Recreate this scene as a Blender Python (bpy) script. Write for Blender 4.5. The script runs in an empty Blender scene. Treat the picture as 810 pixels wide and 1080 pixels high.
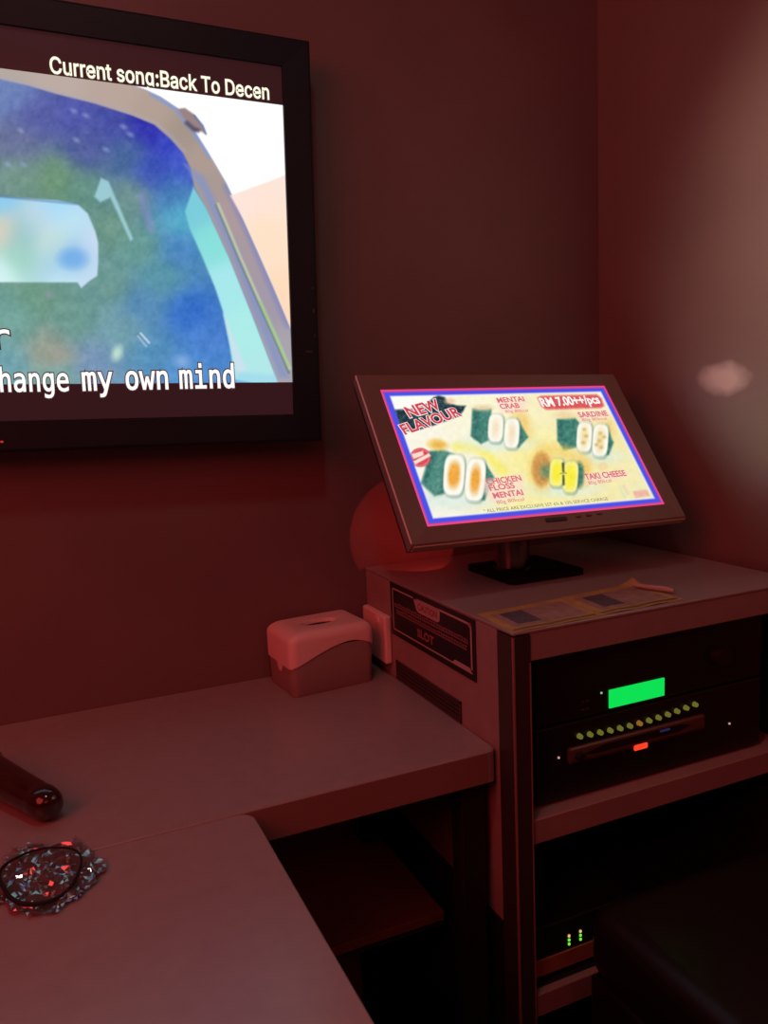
import bpy, bmesh, math, random
import numpy as np
from mathutils import Vector, Matrix, noise
random.seed(7)
sc = bpy.context.scene
COL = sc.collection

# ------------------------------------------------------------------ helpers
def lin(c):
    out = []
    for v in c:
        v = v / 255.0
        out.append(v / 12.92 if v <= .04045 else ((v + .055) / 1.055) ** 2.4)
    return tuple(out)

def mat(name, col, rough=.5, metal=0., spec=.5, bump=0., bscale=200., var=0., vscale=6., emit=None, estr=1., coat=0.):
    m = bpy.data.materials.new(name); m.use_nodes = True
    nt = m.node_tree; b = nt.nodes['Principled BSDF']
    b.inputs['Base Color'].default_value = (*col, 1)
    b.inputs['Roughness'].default_value = rough
    b.inputs['Metallic'].default_value = metal
    b.inputs['Specular IOR Level'].default_value = spec
    b.inputs['Coat Weight'].default_value = coat
    if emit:
        b.inputs['Emission Color'].default_value = (*emit, 1)
        b.inputs['Emission Strength'].default_value = estr
    if var or bump:
        tc = nt.nodes.new('ShaderNodeTexCoord')
    if var:
        n = nt.nodes.new('ShaderNodeTexNoise'); n.inputs['Scale'].default_value = vscale; n.inputs['Detail'].default_value = 6
        nt.links.new(tc.outputs['Object'], n.inputs['Vector'])
        r = nt.nodes.new('ShaderNodeValToRGB')
        r.color_ramp.elements[0].position = .3; r.color_ramp.elements[1].position = .7
        r.color_ramp.elements[0].color = (*[c * (1 - var) for c in col], 1)
        r.color_ramp.elements[1].color = (*[min(1, c * (1 + var)) for c in col], 1)
        nt.links.new(n.outputs['Fac'], r.inputs['Fac']); nt.links.new(r.outputs['Color'], b.inputs['Base Color'])
    if bump:
        n2 = nt.nodes.new('ShaderNodeTexNoise'); n2.inputs['Scale'].default_value = bscale; n2.inputs['Detail'].default_value = 4
        nt.links.new(tc.outputs['Object'], n2.inputs['Vector'])
        bp = nt.nodes.new('ShaderNodeBump'); bp.inputs['Strength'].default_value = bump; bp.inputs['Distance'].default_value = .002
        nt.links.new(n2.outputs['Fac'], bp.inputs['Height']); nt.links.new(bp.outputs['Normal'], b.inputs['Normal'])
    return m

def emis(name, col, s=1.):
    m = bpy.data.materials.new(name); m.use_nodes = True
    nt = m.node_tree; nt.nodes.clear()
    o = nt.nodes.new('ShaderNodeOutputMaterial'); e = nt.nodes.new('ShaderNodeEmission')
    e.inputs['Color'].default_value = (*col, 1); e.inputs['Strength'].default_value = s
    nt.links.new(e.outputs[0], o.inputs['Surface'])
    return m

def emis_attr(name, s=1.):
    m = bpy.data.materials.new(name); m.use_nodes = True
    nt = m.node_tree; nt.nodes.clear()
    o = nt.nodes.new('ShaderNodeOutputMaterial'); e = nt.nodes.new('ShaderNodeEmission')
    a = nt.nodes.new('ShaderNodeVertexColor'); a.layer_name = 'picture'
    e.inputs['Strength'].default_value = s
    nt.links.new(a.outputs['Color'], e.inputs['Color']); nt.links.new(e.outputs[0], o.inputs['Surface'])
    return m

def origin(o):
    v = Vector((0, 0, 0))
    while o is not None:
        v += o.location; o = o.parent
    return v

def link(name, me, m, parent=None, loc=None, smooth=False):
    o = bpy.data.objects.new(name, me); COL.objects.link(o)
    if parent is not None:
        o.parent = parent; off = origin(parent)
    else:
        o.location = loc or (0, 0, 0); off = Vector(loc or (0, 0, 0))
    if off.length > 0: me.transform(Matrix.Translation(-off))
    if m: me.materials.append(m)
    if smooth:
        for p in me.polygons: p.use_smooth = True
        try: me.set_sharp_from_angle(angle=math.radians(40))
        except Exception: pass
    return o

def obj(name, bm, m, parent=None, loc=None, smooth=False):
    bmesh.ops.recalc_face_normals(bm, faces=bm.faces[:])
    me = bpy.data.meshes.new(name); bm.to_mesh(me); bm.free()
    return link(name, me, m, parent, loc, smooth)

def thing(name, label, cat, loc, group=None):
    o = bpy.data.objects.new(name, None); COL.objects.link(o); o.location = loc
    o.empty_display_size = .05
    o['label'] = label; o['category'] = cat
    if group: o['group'] = group
    return o

def struct(name, bm, m):
    o = obj(name, bm, m); o['kind'] = 'structure'; return o

def B(): return bmesh.new()

def box(bm, lo, hi, bev=0., seg=2, M=None):
    lo, hi = Vector(lo), Vector(hi)
    r = bmesh.ops.create_cube(bm, size=1.)
    vs = r['verts']; c = (lo + hi) / 2; s = hi - lo
    for v in vs: v.co = Vector((v.co.x * s.x, v.co.y * s.y, v.co.z * s.z)) + c
    if bev > 0:
        es = list({e for v in vs for e in v.link_edges})
        rb = bmesh.ops.bevel(bm, geom=es, offset=bev, segments=seg, affect='EDGES', profile=.5)
        vs = list({v for f in rb['faces'] for v in f.verts} | {v for v in vs if v.is_valid})
    if M is not None:
        seen = set()
        stack = [v for v in vs if v.is_valid]
        while stack:
            v = stack.pop()
            if v in seen: continue
            seen.add(v)
            for e in v.link_edges: stack.append(e.other_vert(v))
        for v in seen: v.co = M @ v.co
    return bm

def prism(bm, pts, O, U, V, N, t):
    """polygon pts (2-D) in the plane O + a*U + b*V, thickened by t along N"""
    O, U, V, N = map(Vector, (O, U, V, N))
    a = [bm.verts.new(O + U * p[0] + V * p[1]) for p in pts]
    b = [bm.verts.new(O + U * p[0] + V * p[1] + N * t) for p in pts]
    n = len(pts)
    bm.faces.new(a[::-1]); bm.faces.new(b)
    for i in range(n):
        bm.faces.new((a[i], a[(i + 1) % n], b[(i + 1) % n], b[i]))
    return bm

def loft(bm, rings, cap0=True, cap1=True):
    R = [[bm.verts.new(p) for p in r] for r in rings]
    n = len(R[0])
    for A, C in zip(R[:-1], R[1:]):
        for i in range(n):
            bm.faces.new((A[i], A[(i + 1) % n], C[(i + 1) % n], C[i]))
    if cap0: bm.faces.new(R[0][::-1])
    if cap1: bm.faces.new(R[-1])
    return bm

def tube(bm, pts, rad, n=10, closed=False):
    pts = [Vector(p) for p in pts]; rings = []
    up = Vector((0, 0, 1))
    for i, p in enumerate(pts):
        if closed: d = (pts[(i + 1) % len(pts)] - pts[i - 1])
        else: d = pts[min(i + 1, len(pts) - 1)] - pts[max(i - 1, 0)]
        d.normalize()
        a = d.cross(up)
        if a.length < .05: a = d.cross(Vector((1, 0, 0)))
        a.normalize(); b = a.cross(d)
        r = rad[i] if isinstance(rad, (list, tuple)) else rad
        rings.append([p + a * math.cos(2 * math.pi * k / n) * r + b * math.sin(2 * math.pi * k / n) * r for k in range(n)])
    if closed: rings.append(rings[0]); 
    if closed:
        R = [[bm.verts.new(p) for p in r] for r in rings[:-1]]
        m = len(R)
        for j in range(m):
            A, C = R[j], R[(j + 1) % m]
            for i in range(n): bm.faces.new((A[i], A[(i + 1) % n], C[(i + 1) % n], C[i]))
    else: loft(bm, rings)
    return bm

def cyl(bm, c0, c1, r, n=24, r1=None):
    return tube(bm, [c0, c1], [r, r if r1 is None else r1], n)

def rrect(x0, y0, x1, y1, r, k=6):
    pts = []
    for cx, cy, a0 in ((x1 - r, y1 - r, 0), (x0 + r, y1 - r, 90), (x0 + r, y0 + r, 180), (x1 - r, y0 + r, 270)):
        for i in range(k + 1):
            a = math.radians(a0 + 90 * i / k); pts.append((cx + r * math.cos(a), cy + r * math.sin(a)))
    return pts

# ------------------------------------------------------------------ materials
M_wall = mat('maroon_wall_paint', (.195, .14, .137), .5, spec=.35, bump=.15, bscale=120, var=.10, vscale=3.)
M_ceil = mat('dark_ceiling_paint', (.12, .07, .07), .8)
M_floor = mat('dark_carpet', (.03, .02, .02), .9, bump=.4, bscale=300)
M_lam = mat('grey_laminate', (.35, .315, .31), .29, spec=1., bump=.04, bscale=600, var=.05, vscale=40)
M_lamside = mat('grey_laminate_panel', (.36, .27, .26), .5, bump=.04, bscale=600, var=.05, vscale=30)
M_black = mat('black_plastic', (.012, .012, .013), .35, bump=.03, bscale=800)
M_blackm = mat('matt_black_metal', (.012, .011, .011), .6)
M_gloss = mat('glossy_black', (.008, .008, .009), .08)
M_tvbez = mat('television_bezel_black', (.005, .020, .030), .5, spec=.4)
M_lcd = mat('dark_lcd_panel', (.02, .012, .012), .25, emit=lin((46, 22, 25)), estr=1.)
M_bez = mat('brown_gloss_bezel', (.21, .17, .15), .25, bump=.02, bscale=500)
M_rim = mat('bright_rim_metal', (.85, .75, .70), .35)
M_chrome = mat('dark_chrome', (.16, .14, .14), .18, metal=1.)
M_post = mat('dark_anodised_trim', (.09, .07, .07), .45, metal=.5)
M_white = mat('white_plastic', (.95, .72, .69), .4)
M_greyp = mat('translucent_grey_plastic', (.36, .28, .27), .45)
M_dark = mat('dark_recess', (.006, .005, .005), .8)
M_sign = mat('black_sign_print', (.014, .012, .018), .4)
M_signw = mat('pale_sign_print', (.55, .42, .42), .5)
M_signr = mat('red_sign_print', (.30, .05, .05), .5)
M_card = mat('brown_card', (.46, .34, .13), .75, spec=.2, var=.2, vscale=30)
M_cardin = mat('pinkish_card_panel', (.34, .24, .22), .75, spec=.2, var=.2, vscale=60)
M_cardsq = mat('slate_card_patch', (.11, .10, .135), .75, spec=.2, var=.3, vscale=150)
M_tape = mat('clear_tape', (.5, .4, .36), .3)
M_bench = mat('black_leatherette', (.010, .008, .010), .42, spec=.5, bump=.15, bscale=90)
M_mic = mat('glossy_dark_handle', (.035, .014, .012), .15, coat=.6)
M_mesh = mat('steel_grille', (.2, .19, .19), .35, metal=1., bump=.8, bscale=500)
M_band = mat('black_elastic', (.006, .005, .006), .7)
M_face = mat('brushed_brown_face', (.16, .10, .09), .35, metal=.3)

# ------------------------------------------------------------------ room
X0, X1, Y0, Y1, ZC = -2.2, 1.124, -1.9, 1.40, 2.55
def wall_with_patch(name, col, rough, kind):
    m = mat(name, col, .5, spec=.4, bump=.12, bscale=25, var=.12, vscale=4., coat=1.)
    m.node_tree.nodes['Principled BSDF'].inputs['Coat Roughness'].default_value = rough; m.node_tree.nodes['Principled BSDF'].inputs['Coat IOR'].default_value = 1.9
    nt = m.node_tree; b = nt.nodes['Principled BSDF']
    tc = nt.nodes.new('ShaderNodeTexCoord')
    sep = nt.nodes.new('ShaderNodeSeparateXYZ'); nt.links.new(tc.outputs['Object'], sep.inputs[0])
    nz = nt.nodes.new('ShaderNodeTexNoise'); nz.inputs['Scale'].default_value = 22; nz.inputs['Detail'].default_value = 3
    nt.links.new(tc.outputs['Object'], nz.inputs['Vector'])
    def f(op, a, bb=None, c=None):
        n = nt.nodes.new('ShaderNodeMath'); n.operation = op
        for i, v in enumerate((a, bb, c)):
            if v is None: continue
            if isinstance(v, (int, float)): n.inputs[i].default_value = v
            else: nt.links.new(v, n.inputs[i])
        return n.outputs[0]
    # a pale patch with a soft, noise-broken edge
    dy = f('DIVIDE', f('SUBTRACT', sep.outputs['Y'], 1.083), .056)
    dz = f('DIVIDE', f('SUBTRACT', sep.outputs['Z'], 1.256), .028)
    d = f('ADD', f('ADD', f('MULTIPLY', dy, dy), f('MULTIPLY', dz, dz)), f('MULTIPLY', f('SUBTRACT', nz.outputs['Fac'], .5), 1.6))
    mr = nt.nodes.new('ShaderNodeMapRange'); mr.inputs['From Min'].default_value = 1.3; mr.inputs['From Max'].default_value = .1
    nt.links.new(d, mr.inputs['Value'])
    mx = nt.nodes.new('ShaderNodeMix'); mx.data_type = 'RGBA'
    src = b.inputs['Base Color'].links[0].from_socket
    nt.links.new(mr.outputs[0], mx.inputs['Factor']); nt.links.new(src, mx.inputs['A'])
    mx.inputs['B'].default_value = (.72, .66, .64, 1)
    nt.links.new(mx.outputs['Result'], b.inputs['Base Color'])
    return m
M_wallr = wall_with_patch('sheeny_side_wall', (.22, .15, .14), .42, 0)
b = B(); box(b, (X0 - .1, Y1, -.05), (X1 + .25, Y1 + .1, ZC)); struct('wall_back', b, M_wall)
KW = math.tan(math.radians(3.))      # the side wall opens slightly towards the room
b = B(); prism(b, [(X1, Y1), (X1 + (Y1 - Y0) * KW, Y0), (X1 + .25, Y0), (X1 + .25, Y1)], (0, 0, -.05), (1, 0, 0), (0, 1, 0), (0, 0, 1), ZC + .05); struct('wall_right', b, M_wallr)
b = B(); box(b, (X0 - .1, Y0, -.05), (X0, Y1, ZC)); struct('wall_left', b, M_wall)
b = B(); box(b, (X0 - .1, Y0 - .1, -.05), (X1 + .25, Y0, ZC)); struct('wall_front', b, M_wall)
b = B(); box(b, (X0, Y0, -.05), (X1 + .2, Y1, 0)); struct('floor', b, M_floor)
b = B(); box(b, (X0 - .1, Y0 - .1, ZC), (X1 + .25, Y1 + .1, ZC + .08)); struct('ceiling', b, M_ceil)

# ------------------------------------------------------------------ flat art on the two screens
class Plane:
    """a screen plane: centre C, axes U (right) V (up) N (towards the viewer); A maps plane metres to picture units"""
    def __init__(s, C, Mx, A):
        s.C = Vector(C); Mx = np.array(Mx)
        s.U = Vector(Mx[:, 0]); s.V = Vector(Mx[:, 2]); s.N = -Vector(Mx[:, 1])
        s.A = np.array(A); s.Ai = np.linalg.inv(s.A)
    def P(s, u, v, n=0.): return s.C + s.U * u + s.V * v + s.N * n
    def uv(s, q):
        w = s.Ai @ np.array([q[0], q[1], 1.]); return Vector((w[0] / w[2], w[1] / w[2]))
    def px(s, u, v):
        a = s.A; w = a[2, 0] * u + a[2, 1] * v + a[2, 2]
        return (a[0, 0] * u + a[0, 1] * v + a[0, 2]) / w, (a[1, 0] * u + a[1, 1] * v + a[1, 2]) / w

def pbox(bm, pl, u0, v0, u1, v1, n0, n1, bev=0., seg=2):
    """box in plane coordinates, n towards the viewer"""
    Mx = Matrix.Identity(4)
    for i in range(3):
        Mx[i][0] = pl.U[i]; Mx[i][1] = pl.V[i]; Mx[i][2] = pl.N[i]; Mx[i][3] = pl.C[i]
    return box(bm, (u0, v0, n0), (u1, v1, n1), bev, seg, Mx)

def pframe(bm, pl, outer, inner, n0, n1, n_in=None, cham=0.):
    """rectangular ring, outer/inner = four (u,v) corners"""
    n_in = n1 if n_in is None else n_in
    def ring(q, n): return [pl.P(u, v, n) for u, v in q]
    cx = sum(p[0] for p in outer) / 4; cy = sum(p[1] for p in outer) / 4
    oc = [(p[0] + (cham if p[0] < cx else -cham), p[1] + (cham if p[1] < cy else -cham)) for p in outer]
    rings = [ring(inner, n0), ring(outer, n0), ring(outer, n1 - cham), ring(oc, n1), ring(inner, n_in)]
    R = [[bm.verts.new(p) for p in r] for r in rings]
    for A, C in zip(R, R[1:] + R[:1]):
        for i in range(4): bm.faces.new((A[i], A[(i + 1) % 4], C[(i + 1) % 4], C[i]))
    return bm

class Art:
    def __init__(s, X, Y): s.X, s.Y = X, Y; s.c = np.zeros(X.shape + (3,))
    def field(s, anchors, p=3.4, soft=16.):
        num = np.zeros_like(s.c); den = np.zeros(s.X.shape)
        for x, y, c in anchors:
            w = 1. / (((s.X - x) ** 2 + (s.Y - y) ** 2) ** (p / 2) + soft ** p)
            num += w[..., None] * np.array(c, float); den += w
        return num / den[..., None]
    def sd(s, poly):
        X, Y = s.X, s.Y; n = len(poly); d = np.full(X.shape, 1e9); ins = np.zeros(X.shape, bool)
        for i in range(n):
            ax, ay = poly[i]; bx, by = poly[(i + 1) % n]
            ex, ey = bx - ax, by - ay; L = ex * ex + ey * ey + 1e-9
            t = np.clip(((X - ax) * ex + (Y - ay) * ey) / L, 0, 1)
            d = np.minimum(d, (X - ax - t * ex) ** 2 + (Y - ay - t * ey) ** 2)
            if ay != by:
                c = ((ay > Y) != (by > Y)) & (X < (bx - ax) * (Y - ay) / (by - ay) + ax)
                ins ^= c
        d = np.sqrt(d); return np.where(ins, -d, d)
    def put(s, sd, col, soft=.8, op=1.):
        a = np.clip(.5 - sd / (2 * soft), 0, 1) * op
        col = np.array(col, float)
        s.c = s.c * (1 - a[..., None]) + col * a[..., None]
    def poly(s, p, col, soft=.8, op=1.): s.put(s.sd(p), col, soft, op)
    def ell(s, cx, cy, rx, ry, col, soft=.8, op=1., ang=0., pw=2.):
        a = math.radians(ang); dx, dy = s.X - cx, s.Y - cy
        u = (dx * math.cos(a) + dy * math.sin(a)) / rx; v = (-dx * math.sin(a) + dy * math.cos(a)) / ry
        r = (np.abs(u) ** pw + np.abs(v) ** pw) ** (1 / pw)
        s.put((r - 1) * min(rx, ry), col, soft, op)
    def line(s, pts, w, col, soft=.8, op=1.):
        d = np.full(s.X.shape, 1e9)
        for (ax, ay), (bx, by) in zip(pts[:-1], pts[1:]):
            ex, ey = bx - ax, by - ay; L = ex * ex + ey * ey + 1e-9
            t = np.clip(((s.X - ax) * ex + (s.Y - ay) * ey) / L, 0, 1)
            d = np.minimum(d, np.hypot(s.X - ax - t * ex, s.Y - ay - t * ey))
        s.put(d - w / 2, col, soft, op)
    def grain(s, sc_, amp, seed=1):
        rng = np.random.RandomState(seed); g = rng.rand(64, 64)
        def sample(fx):
            x = s.X / fx; y = s.Y / fx; xi = np.floor(x).astype(int); yi = np.floor(y).astype(int)
            tx, ty = x - xi, y - yi; tx = tx * tx * (3 - 2 * tx); ty = ty * ty * (3 - 2 * ty)
            G = lambda a, c: g[a % 64, c % 64]
            return (G(xi, yi) * (1 - tx) + G(xi + 1, yi) * tx) * (1 - ty) + (G(xi, yi + 1) * (1 - tx) + G(xi + 1, yi + 1) * tx) * ty
        return (sample(sc_) + .6 * sample(sc_ * .45) - .8) * amp

def screen_mesh(name, pl, us, vs, n, paint, m, parent):
    Ug, Vg = np.meshgrid(np.array(us), np.array(vs))
    X, Y = pl.px(Ug, Vg)
    art = Art(X, Y); paint(art)
    c = np.clip(art.c, 0, 255) / 255.
    c = np.where(c <= .04045, c / 12.92, ((c + .055) / 1.055) ** 2.4)
    off = np.array(origin(parent))
    P = np.array(pl.C)[None, None] + Ug[..., None] * np.array(pl.U) + Vg[..., None] * np.array(pl.V) + n * np.array(pl.N) - off
    h, w = Ug.shape; me = bpy.data.meshes.new(name)
    idx = np.arange(h * w).reshape(h, w)
    F = np.stack([idx[:-1, :-1], idx[:-1, 1:], idx[1:, 1:], idx[1:, :-1]], -1).reshape(-1, 4)
    me.vertices.add(h * w); me.vertices.foreach_set('co', P.reshape(-1).astype(np.float32))
    me.loops.add(F.size); me.loops.foreach_set('vertex_index', F.reshape(-1).astype(np.int32))
    me.polygons.add(len(F)); me.polygons.foreach_set('loop_start', np.arange(0, F.size, 4, dtype=np.int32))
    me.polygons.foreach_set('loop_total', np.full(len(F), 4, dtype=np.int32))
    me.update(calc_edges=True)
    at = me.color_attributes.new('picture', 'FLOAT_COLOR', 'POINT')
    rgba = np.concatenate([c.reshape(-1, 3), np.ones((h * w, 1))], 1)
    at.data.foreach_set('color', rgba.reshape(-1).astype(np.float32))
    o = bpy.data.objects.new(name, me); COL.objects.link(o); o.parent = parent
    me.materials.append(m)
    return o

# letter outlines: advance and closed contours, in thousandths
GLYPHS = {
 'sans': {
  ' ': (188, []),
  ':': (188, [[95,-4,78,-1,63,9,53,24,50,41,53,59,63,73,78,83,95,87,113,83,128,73,138,59,141,41,138,24,128,9,113,-1],[95,271,78,274,63,284,53,299,50,316,53,334,63,349,78,359,95,362,113,359,128,349,138,334,141,316,138,299,128,284,113,274]]),
  'B': (456, [[60,0,60,509,241,509,289,504,329,491,359,469,381,442,394,410,398,374,395,344,387,320,373,301,356,286,336,275,315,267,315,262,339,257,363,245,385,227,402,203,414,173,418,136,413,100,400,67,377,39,344,18,301,4,247,0],[125,57,245,57,296,63,330,80,349,105,355,137,352,161,342,184,327,203,306,218,279,228,248,231,125,231],[125,285,238,285,265,288,288,296,308,309,323,326,333,348,336,372,330,403,313,429,283,446,240,452,125,452]]),
  'C': (510, [[267,-7,205,1,150,25,104,63,70,115,48,179,40,254,48,329,70,393,104,445,150,484,205,508,267,516,305,513,340,504,373,490,402,471,427,447,448,418,463,385,473,348,408,348,401,373,389,395,375,413,357,428,337,440,315,449,292,454,267,456,223,450,184,432,150,403,125,364,109,314,103,254,109,194,125,145,151,105,184,76,223,59,267,53,292,55,315,60,337,69,357,81,375,96,389,114,401,136,408,160,473,160,463,124,448,91,428,62,402,38,373,19,341,5,305,-4]]),
  'D': (502, [[219,0,96,0,96,57,215,57,272,63,318,81,354,110,379,149,394,198,399,255,394,312,379,361,354,399,320,428,275,446,221,452,93,452,93,509,225,509,294,501,353,478,399,441,433,391,455,329,462,255,455,181,433,119,398,68,351,31,291,8],[125,509,125,0,60,0,60,509]]),
  'T': (449, [[32,452,32,509,417,509,417,452,257,452,257,0,193,0,193,452]]),
  'a': (389, [[160,-9,126,-5,94,5,68,22,48,45,35,73,30,108,34,138,43,161,58,179,78,193,100,203,125,211,152,216,178,220,209,224,234,227,252,230,265,235,273,243,276,255,273,279,267,297,256,311,240,322,220,329,196,331,171,329,149,322,132,313,118,301,107,288,100,274,41,291,57,322,79,346,104,364,133,375,163,382,194,384,215,383,239,379,263,372,286,360,306,343,322,320,333,290,337,251,337,0,277,0,277,52,272,52,264,38,252,25,236,12,215,1,190,-6],[170,45,202,49,228,59,248,74,263,93,272,115,276,138,276,190,270,186,259,182,246,179,231,176,216,173,200,171,186,169,175,168,154,164,134,159,117,150,103,139,95,124,92,105,94,87,102,72,114,61,130,52,149,47]]),
  'c': (396, [[207,-8,159,-2,117,16,82,46,56,85,40,133,34,187,40,243,56,291,82,330,117,360,159,378,207,384,234,383,260,377,284,368,305,356,324,341,340,322,353,301,362,277,303,262,298,276,290,289,281,301,270,311,257,319,242,325,226,329,207,330,173,325,145,310,124,287,108,258,99,224,96,187,99,151,108,117,124,89,145,66,173,51,207,46,226,48,243,52,258,58,271,66,282,76,292,89,299,102,304,117,363,102,354,78,341,56,325,37,306,21,285,9,261,-1,235,-6]]),
  'e': (404, [[212,-8,161,-2,117,16,82,46,56,85,40,132,34,187,39,242,55,290,81,329,115,359,157,378,205,384,236,382,266,374,294,361,319,341,341,315,357,282,368,242,371,194,371,169,75,169,75,221,338,221,310,202,307,237,298,269,283,294,263,314,237,326,205,330,173,326,146,313,125,294,109,270,99,241,96,211,96,178,100,139,110,106,128,80,151,61,179,50,212,46,234,48,254,53,271,61,285,73,297,88,306,105,365,91,353,63,335,39,311,19,283,4,249,-5]]),
  'g': (429, [[299,198,293,262,275,308,246,336,207,345,165,336,135,308,117,262,110,198,117,135,135,88,166,60,208,50,247,60,275,88,293,135],[363,25,352,-52,321,-108,270,-142,200,-153,172,-152,144,-148,115,-142,86,-134,86,-71,119,-85,148,-94,175,-100,200,-102,244,-95,275,-74,293,-37,299,16,299,62,281,33,257,13,228,1,193,-3,131,11,84,52,53,116,43,198,53,281,84,345,131,386,193,399,227,396,256,384,280,365,299,338,299,389,363,389]]),
  'k': (381, [[110,137,110,212,121,212,284,379,360,379,184,199,177,199],[53,0,53,509,114,509,114,0],[294,0,148,186,191,229,372,0]]),
  'n': (410, [[114,227,114,0,53,0,53,379,112,379,112,287,102,287,124,332,152,362,187,379,227,384,264,380,295,369,321,349,341,321,353,285,357,240,357,0,296,0,296,235,290,275,273,304,246,323,210,329,184,326,161,317,141,303,126,283,117,257]]),
  'o': (415, [[207,-8,159,-2,117,16,82,46,56,85,40,133,34,187,40,243,56,291,82,330,117,360,159,378,207,384,256,378,299,360,333,330,359,291,376,243,381,187,376,133,359,85,333,46,299,16,256,-2],[207,46,242,51,270,66,292,89,307,117,316,151,319,187,316,224,307,258,292,287,270,310,242,325,207,330,173,325,145,310,124,287,108,258,99,224,96,187,99,151,108,117,124,89,145,66,173,51]]),
  'r': (259, [[53,0,53,379,112,379,112,321,130,347,152,367,181,380,213,385,221,385,229,384,237,384,243,384,243,322,239,323,230,324,219,325,207,326,182,323,159,315,140,301,126,284,117,262,114,237,114,0]]),
  's': (365, [[182,-8,145,-5,112,3,84,18,62,38,45,63,36,94,94,107,105,79,124,60,150,49,181,45,217,50,244,62,262,81,268,103,265,121,254,136,237,147,212,155,149,170,104,186,72,208,53,237,47,274,51,305,65,332,87,354,115,370,149,381,187,384,223,381,254,372,279,358,299,339,314,316,324,290,268,277,258,298,243,316,219,328,187,333,156,329,131,317,114,299,109,277,112,258,124,243,144,232,172,223,229,209,275,194,306,171,325,142,331,107,326,75,312,47,290,24,260,6,223,-5]]),
  't': (227, [[204,379,204,327,6,327,6,379],[65,471,126,471,126,98,128,76,136,61,150,53,170,50,177,50,185,51,194,52,202,54,213,2,203,-1,192,-3,180,-4,168,-4,125,2,92,21,72,52,65,93]]),
  'u': (410, [[182,-5,146,-1,115,11,89,31,69,59,57,95,53,139,53,379,114,379,114,144,119,105,137,75,164,56,200,50,226,53,249,62,268,77,283,97,293,122,296,153,296,379,357,379,357,0,298,0,298,92,307,92,286,47,257,17,222,0]]),
 },
 'mono': {
  'a': (429, [[244,196,223,196,174,191,139,176,117,152,110,118,116,86,132,63,157,48,190,44,238,53,274,80,296,124,304,182,304,196],[369,222,369,0,304,0,304,58,281,28,253,6,218,-6,177,-10,123,-2,82,24,55,63,46,114,57,171,90,212,144,238,218,246,304,246,304,256,298,297,281,324,250,340,206,345,173,343,140,336,107,324,75,308,75,372,110,384,143,393,175,398,206,399,251,396,289,385,320,367,344,342,356,323,363,299,367,267]]),
  'c': (429, [[369,20,343,7,316,-3,289,-8,260,-10,180,3,119,44,81,109,68,195,81,280,119,345,180,386,260,399,288,398,315,392,342,383,369,369,369,302,344,322,318,335,291,343,260,345,207,335,168,306,144,259,135,195,144,131,168,83,207,54,260,44,292,47,320,54,346,68,369,86]]),
  'd': (429, [[299,340,299,542,363,542,363,0,299,0,299,49,280,24,256,5,227,-6,195,-10,131,4,83,45,53,110,43,196,53,281,84,345,132,386,195,399,228,396,257,384,281,366],[110,195,116,129,134,82,163,54,204,44,245,54,275,83,293,130,299,195,293,260,275,307,245,336,204,345,163,336,134,307,116,260]]),
  'e': (429, [[387,211,387,180,110,180,118,121,143,79,183,53,237,44,268,47,301,54,335,66,372,84,372,20,336,7,302,-3,268,-8,236,-10,155,4,94,44,56,109,43,195,55,279,93,344,151,385,227,399,293,387,344,349,376,289],[323,230,316,279,296,316,266,338,224,345,182,337,148,314,124,278,112,229]]),
  'g': (429, [[299,198,293,262,275,308,246,336,207,345,165,336,135,308,117,262,110,198,117,135,135,88,166,60,208,50,247,60,275,88,293,135],[363,25,352,-52,321,-108,270,-142,200,-153,172,-152,144,-148,115,-142,86,-134,86,-71,119,-85,148,-94,175,-100,200,-102,244,-95,275,-74,293,-37,299,16,299,62,281,33,257,13,228,1,193,-3,131,11,84,52,53,116,43,198,53,281,84,345,131,386,193,399,227,396,256,384,280,365,299,338,299,389,363,389]]),
  'h': (429, [[366,242,366,0,302,0,302,242,297,287,283,319,259,337,225,344,186,336,156,312,138,273,132,220,132,0,68,0,68,542,132,542,132,331,152,361,178,382,210,395,248,399,300,390,337,360,359,311]]),
  'i': (429, [[89,390,253,390,253,50,380,50,380,0,62,0,62,50,189,50,189,340,89,340],[189,542,253,542,253,461,189,461]]),
  'm': (429, [[235,350,249,372,265,387,286,396,310,399,350,390,376,363,390,311,395,226,395,0,337,0,337,223,334,290,327,326,314,341,294,346,270,340,256,324,248,288,245,223,245,0,187,0,187,223,184,291,177,326,163,341,141,346,120,340,106,324,99,288,96,223,96,0,38,0,38,390,96,390,96,357,109,375,125,388,143,397,164,399,188,396,208,387,224,372]]),
  'n': (429, [[366,242,366,0,302,0,302,242,297,287,283,319,259,337,225,344,186,336,156,312,138,273,132,220,132,0,68,0,68,390,132,390,132,331,152,361,178,382,210,395,248,399,300,390,337,360,359,311]]),
  'o': (429, [[214,345,172,336,141,307,122,260,116,195,122,129,141,82,172,54,214,44,258,54,289,82,307,129,314,195,307,260,289,307,258,336],[214,399,286,386,339,347,371,282,382,195,371,107,339,42,286,3,214,-10,143,3,91,42,58,107,48,195,58,282,91,347,143,386]]),
  'r': (429, [[402,310,381,323,360,333,338,338,314,340,261,331,222,303,198,257,190,194,190,0,126,0,126,390,190,390,190,314,211,350,240,377,276,394,319,399,341,398,363,393,383,386,402,375]]),
  'w': (429, [[0,390,63,390,131,75,187,276,242,276,298,75,366,390,429,390,338,0,277,0,214,214,153,0,91,0]]),
  'y': (429, [[299,125,281,78,258,18,229,-56,212,-94,194,-118,172,-135,146,-145,116,-148,64,-148,64,-95,102,-95,127,-91,146,-78,164,-49,187,6,36,390,104,390,220,85,334,390,401,390]]),
 },
}
CAP = {'sans': .509, 'mono': .542}
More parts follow.
